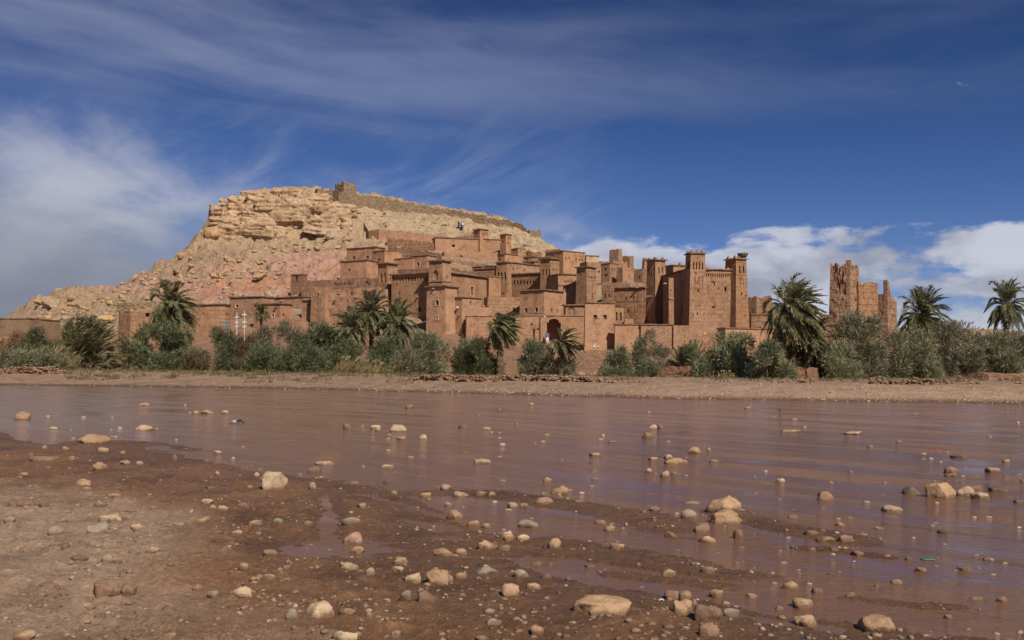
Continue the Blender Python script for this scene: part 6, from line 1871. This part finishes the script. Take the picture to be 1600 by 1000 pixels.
LANDMARK = {(0, 1065, 375): 'big pale block standing upright at the water edge, left of centre',
            (0, 1240, 872): 'big cream boulder on the mud near the bottom left of centre',
            (530, 385, 755): 'big slanted tan boulder on the mud in the bottom middle',
            (530, 1030, 862): 'long tan stone lying like a log on the mud, bottom centre',
            (1060, 185, 515): 'lower of the two big stacked tan boulders in the shallows at right',
            (1060, 185, 468): 'upper and rear one of the two big stacked tan boulders in the shallows',
            (1060, 1035, 410): 'big grey-tan dome boulder in the river at far right',
            (0, 80, 122): 'rounded tan boulder in the river near the left edge',
            (530, 235, 170): 'pale blocky stone alone in mid river, left of centre',
            (530, 562, 300): 'cream wedge stone in mid river at picture centre',
            (530, 865, 410): 'slanted tan stone at the near water edge, picture centre',
            (0, 390, 800): 'wide brown half-buried stone in the dry mud at lower left',
            (0, 427, 522): 'cream oval stone on the mud above the dry patch, left',
            (1060, 780, 935): 'long tan stone at the bottom right water edge',
            (1060, 500, 853): 'round tan stone in the puddles at bottom right',
            (1060, 580, 436): 'flat brown-tan stone in the river between the big boulders at right',
            (0, 355, 212): 'broad ochre slab at the left water edge',
            (530, 845, 618): 'upright tan stone mirrored in the puddle, right of centre'}
LM = {}
for (ox, x, y), lab in LANDMARK.items():
    LM[(round(ox + x * .4, 1), round(600 + y * .4, 1))] = lab
SHORT = {'big pale block standing upright': 'the upright pale block', 'big cream boulder on the mud': 'the big cream boulder', 'big slanted tan boulder': 'the big slanted tan boulder',
         'long tan stone lying like a log': 'the log-like long stone', 'lower of the two big stacked': 'the two stacked boulders', 'big grey-tan dome': 'the grey-tan dome boulder',
         'rounded tan boulder in the river': 'the rounded boulder at left', 'pale blocky stone alone': 'the pale blocky mid-river stone', 'cream wedge stone': 'the cream wedge stone',
         'slanted tan stone at the near': 'the slanted tan edge stone', 'wide brown half-buried': 'the wide half-buried stone', 'cream oval stone on the mud': 'the cream oval stone',
         'long tan stone at the bottom right': 'the long bottom-right stone', 'round tan stone in the puddles': 'the round puddle stone', 'flat brown-tan stone': 'the flat brown-tan stone',
         'broad ochre slab': 'the broad ochre slab', 'upright tan stone mirrored': 'the mirrored upright stone'}
LMS = [(k, next((s for a, s in SHORT.items() if v.startswith(a)), None)) for k, v in LM.items()]
LMS = [(k, s) for k, s in LMS if s]
CNAME = {'tan': 'tan', 'cream': 'cream', 'brown': 'brown', 'grey': 'grey', 'dark': 'dark', 'pink': 'pinkish'}
used = {}
todo = []
for si, (cx, cy, w, h, c) in enumerate(STONES):
    yb = cy + h / 2
    zg = 0.0
    for it in range(3):
        Y = (CH - max(zg, 0)) * F / (yb - HY)
        zg = tz(PX(cx, Y), Y)
    inw = zg < 0.0
    zb = max(zg, 0.0)
    W = w / F * Y; H = h / F * Y
    sub = 4 if w > 40 else (3 if w > 14 else 2)
    elong = w / max(h, 1)
    v, f = rock_verts(sub, 7000 + si, 11 if elong < 3 else 7, 0.52, 0.92, 0.24 if c != 'grey' else 0.13, False, 0.72)
    D = W * rnd.uniform(0.65, 0.95)
    hz = H * 1.05
    v = v * np.array([W / 2, D / 2, hz * 0.80])
    a = rnd.uniform(-.12, .12)
    v = np.stack([v[:, 0] * math.cos(a) - v[:, 2] * math.sin(a) * .5, v[:, 1], v[:, 0] * math.sin(a) * .5 + v[:, 2]], 1)
    if (round(cx, 1), round(cy, 1)) == (942.0, 944.8):
        v[:, 2] += 0.10 * v[:, 0]
    # origin at the mud or water line so that the silt line sits there
    zoff = hz * 0.04
    v[:, 2] += zoff
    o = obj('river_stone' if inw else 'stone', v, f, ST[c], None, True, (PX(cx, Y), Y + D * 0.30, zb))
    key = (round(cx, 1), round(cy, 1))
    if key in LM:
        tag(o, LM[key], 'stone', 'stones of the river bed')
        continue
    k, s = min(LMS, key=lambda q: math.hypot((q[0][0] - cx), (q[0][1] - cy) * 1.6))
    dx, dy = cx - k[0], (cy - k[1]) * 1.6
    rel = ('right of' if dx > 0 else 'left of') if abs(dx) > abs(dy) else ('in front of' if dy > 0 else 'behind')
    size = 'large' if w > 34 else ('small' if w < 16 else 'medium')
    shape = 'flat' if elong > 3 else ('upright' if elong < 1.3 else 'rounded')
    where = 'in the water' if inw else 'on the mud'
    base = (size, CNAME[c], shape, rel, s)
    todo.append((base, math.hypot(dx, dy), o))
todo.sort(key=lambda t: t[1])
cnt = {}
for base, d, o in todo:
    cnt.setdefault(base, []).append(o)
ORD = ['nearest', 'second nearest', 'third nearest', 'fourth nearest', 'fifth nearest', 'sixth nearest']
for base, os_ in cnt.items():
    size, cn, shape, rel, s = base
    for i, o in enumerate(os_):
        lab = f'{size} {shape} {cn} stone {rel} {s}'
        if len(os_) > 1:
            lab += f', {ORD[min(i, 5)]} such'
        tag(o, lab, 'stone', 'stones of the river bed')

# pebbles: far too many to count
def pebbles(name, label, pts, smin, smax, seed, mat, sub=1):
    rs = np.random.RandomState(seed)
    bv, bf = ICO[sub] if sub else ICO[1]
    V = []; Fc = []
    for k, (x, y, z) in enumerate(pts):
        s = smin + (smax - smin) * rs.uniform(0, 1) ** 3
        if name == 'river_pebbles':
            s = min(s, 0.006 * y)
        q = bv * (1 + rs.uniform(-.18, .18, bv.shape)) * np.array([s * rs.uniform(.8, 1.5), s * rs.uniform(.7, 1.1), s * rs.uniform(.4, .75)]) * .5
        a = rs.uniform(0, 3.1)
        q = np.stack([q[:, 0] * math.cos(a) - q[:, 1] * math.sin(a), q[:, 0] * math.sin(a) + q[:, 1] * math.cos(a), q[:, 2]], 1)
        V.append(q + np.array([x, y, z + s * .08])); Fc.append(bf + k * len(bv))
    o = obj(name, np.concatenate(V), np.concatenate(Fc), mat, None, True)
    o['kind'] = 'stuff'; o['label'] = label; o['category'] = 'pebbles'


def peb_mat(name, a, b_, c_):
    m, g, bs = new_mat(name)
    r = g.n('ShaderNodeNewGeometry').outputs['Random Per Island']
    rp = g.n('ShaderNodeValToRGB')
    rp.color_ramp.elements[0].color = (*a, 1); rp.color_ramp.elements[1].color = (*c_, 1)
    e = rp.color_ramp.elements.new(0.5); e.color = (*b_, 1)
    g.put(rp.inputs[0], r)
    tc = g.n('ShaderNodeNewGeometry').outputs['Position']
    n = g.noise(tc, 40, 3, .6)
    g.put(bs.inputs['Base Color'], g.mix(g.ss(n, .35, .7, 0, .4), rp.outputs[0], a))
    bs.inputs['Roughness'].default_value = .85
    return m


pm1 = peb_mat('mixed_pebbles', (0.15, 0.09, 0.057), (0.22, 0.145, 0.095), (0.40, 0.29, 0.20))
rs = np.random.RandomState(77)
pts = []
while len(pts) < 2600:
    py = rs.uniform(690, 1060); px = rs.uniform(-150, 1750)
    Y = CH * F / (py - HY); x = PX(px, Y)
    z = tz(x, Y)
    if z > -0.03 and fbm(x * 1.1, Y * 1.1, 3.0, 2) > -0.12:
        pts.append((x, Y, max(z, -.01)))
pebbles('pebbles', 'small mixed pebbles scattered over the near mud', pts, 0.008, 0.058, 78, pm1, 1)
pts = []
while len(pts) < 2000:                                    # clods and crumbs of mud
    py = rs.uniform(700, 1060); px = rs.uniform(-150, 1300)
    Y = CH * F / (py - HY); x = PX(px, Y); z = tz(x, Y)
    if z > 0.012 and fbm(x * 1.5, Y * 1.5, 13.0, 2) > 0.05:
        pts.append((x, Y, z - .004))
pebbles('mud_clods', 'crumbs and clods of drying mud on the near bank', pts, 0.012, 0.060, 79, peb_mat('mud_clod', (0.13, 0.070, 0.040), (0.20, 0.112, 0.065), (0.29, 0.175, 0.105)), 1)
pts = []
for i in range(4200):                                     # shingle line of the far bank
    px = rs.uniform(-60, 1660)
    yw = np.interp(px, *WL)
    Y = yw + abs(rs.normal(0, 1.0)) * (2.2 if rs.random() < .6 else 4.5) * (1 + .4 * (px > 1000))
    x = PX(px, Y); z = tz(x, Y)
    if z > -0.02 and (px > 560 or rs.random() < .5):
        pts.append((x, Y, z))
pebbles('shingle', 'pale shingle along the far water edge', pts, 0.035, 0.13, 80, peb_mat('pale_shingle', (0.24, 0.145, 0.095), (0.36, 0.25, 0.17), (0.52, 0.40, 0.29)), 1)

# flotsam
def rag(name, label, px, py, w, h, mats, seed, cat='litter'):
    r = random.Random(seed)
    Y = CH * F / (py - HY); x = PX(px, Y)
    root = empty(name, (x, Y, max(tz(x, Y), 0))); tag(root, label, cat)
    for k, (m_, sx, off) in enumerate(mats):
        W = w * sx / F * Y; Hh = h / F * Y
        nx, ny = 9, 5; V = []
        for i in range(nx):
            for j in range(ny):
                u, v_ = i / (nx - 1), j / (ny - 1)
                V.append((off / F * Y + (u - .5) * W, (v_ - .5) * W * .5, 0.006 + Hh * (0.25 + 0.75 * abs(float(pn3(u * 3.1 + seed, v_ * 2.3 + k * 7, .3)))) * math.sin(math.pi * min(max(u, .05), .95)) ** .6))
        Fc = [(i * ny + j, (i + 1) * ny + j, (i + 1) * ny + j + 1, i * ny + j + 1) for i in range(nx - 1) for j in range(ny - 1)]
        o = obj('crumpled_sheet', V, Fc, m_, root, True)
        so = o.modifiers.new('thick', 'SOLIDIFY'); so.thickness = 0.006
    return root


M['bag_black'] = plain('black_plastic', (0.02, 0.02, 0.022), 0.3, 0, .5)
M['bag_pale'] = plain('pale_blue_plastic', (0.35, 0.42, 0.50), 0.4, 0, .5)
M['red'] = plain('red_plastic', (0.55, 0.06, 0.03), 0.5)
M['green'] = plain('green_plastic', (0.06, 0.20, 0.14), 0.5)
rag('plastic_bag', 'black and pale blue plastic bag caught in the river at left', 371, 662, 14, 9, [(M['bag_black'], 1.0, 4), (M['bag_pale'], 1.1, -6)], 1)
rag('red_rag', 'red rag trailing in the river at far right', 1458, 702, 11, 3, [(M['red'], 1.0, 0), (M['red'], .6, 18)], 2)
rag('green_scrap', 'thin green plastic scrap in the shallows at right', 1450, 875, 20, 2.5, [(M['green'], 1.0, 0)], 3)
rag('white_scrap', 'small white scrap on the mud next to the log-like long stone', 1033, 945, 9, 5, [(M['white'], 1.0, 0)], 4)

# rubble and brick spill on the slope between the bank and the village
rs = np.random.RandomState(321)
pts = []
while len(pts) < 2600:
    px = rs.uniform(560, 1300); Y = rs.uniform(88, 128)
    x = PX(px, Y)
    dens = 0.25 + 0.75 * (fbm(px * .02, Y * .12, 5.0, 2) > 0.1) + 0.8 * (880 < px < 1130)
    if rs.random() < dens * .6:
        pts.append((x, Y, tz(x, Y)))
pebbles('rubble', 'pale rubble spilt down the slope below the village', pts, 0.06, 0.34, 322, peb_mat('brick_rubble', (0.28, 0.14, 0.085), (0.40, 0.22, 0.135), (0.56, 0.38, 0.26)), 1)

# small stones just breaking the surface of the shallows
pts = []
while len(pts) < 330:
    py = rs.uniform(632, 900) ; px = rs.uniform(-60, 1680)
    if rs.random() > 0.35 + 0.65 * (fbm(px * .008, py * .02, 9.0, 2) > 0.05):
        continue
    Y = CH * F / (py - HY); x = PX(px, Y); z = tz(x, Y)
    if z < -0.01:
        pts.append((x, Y, -0.012))
pebbles('river_pebbles', 'scattered pebbles just breaking the surface of the river', pts, 0.03, 0.15, 401, peb_mat('river_pebble', (0.20, 0.115, 0.07), (0.36, 0.23, 0.135), (0.54, 0.39, 0.25)), 2)
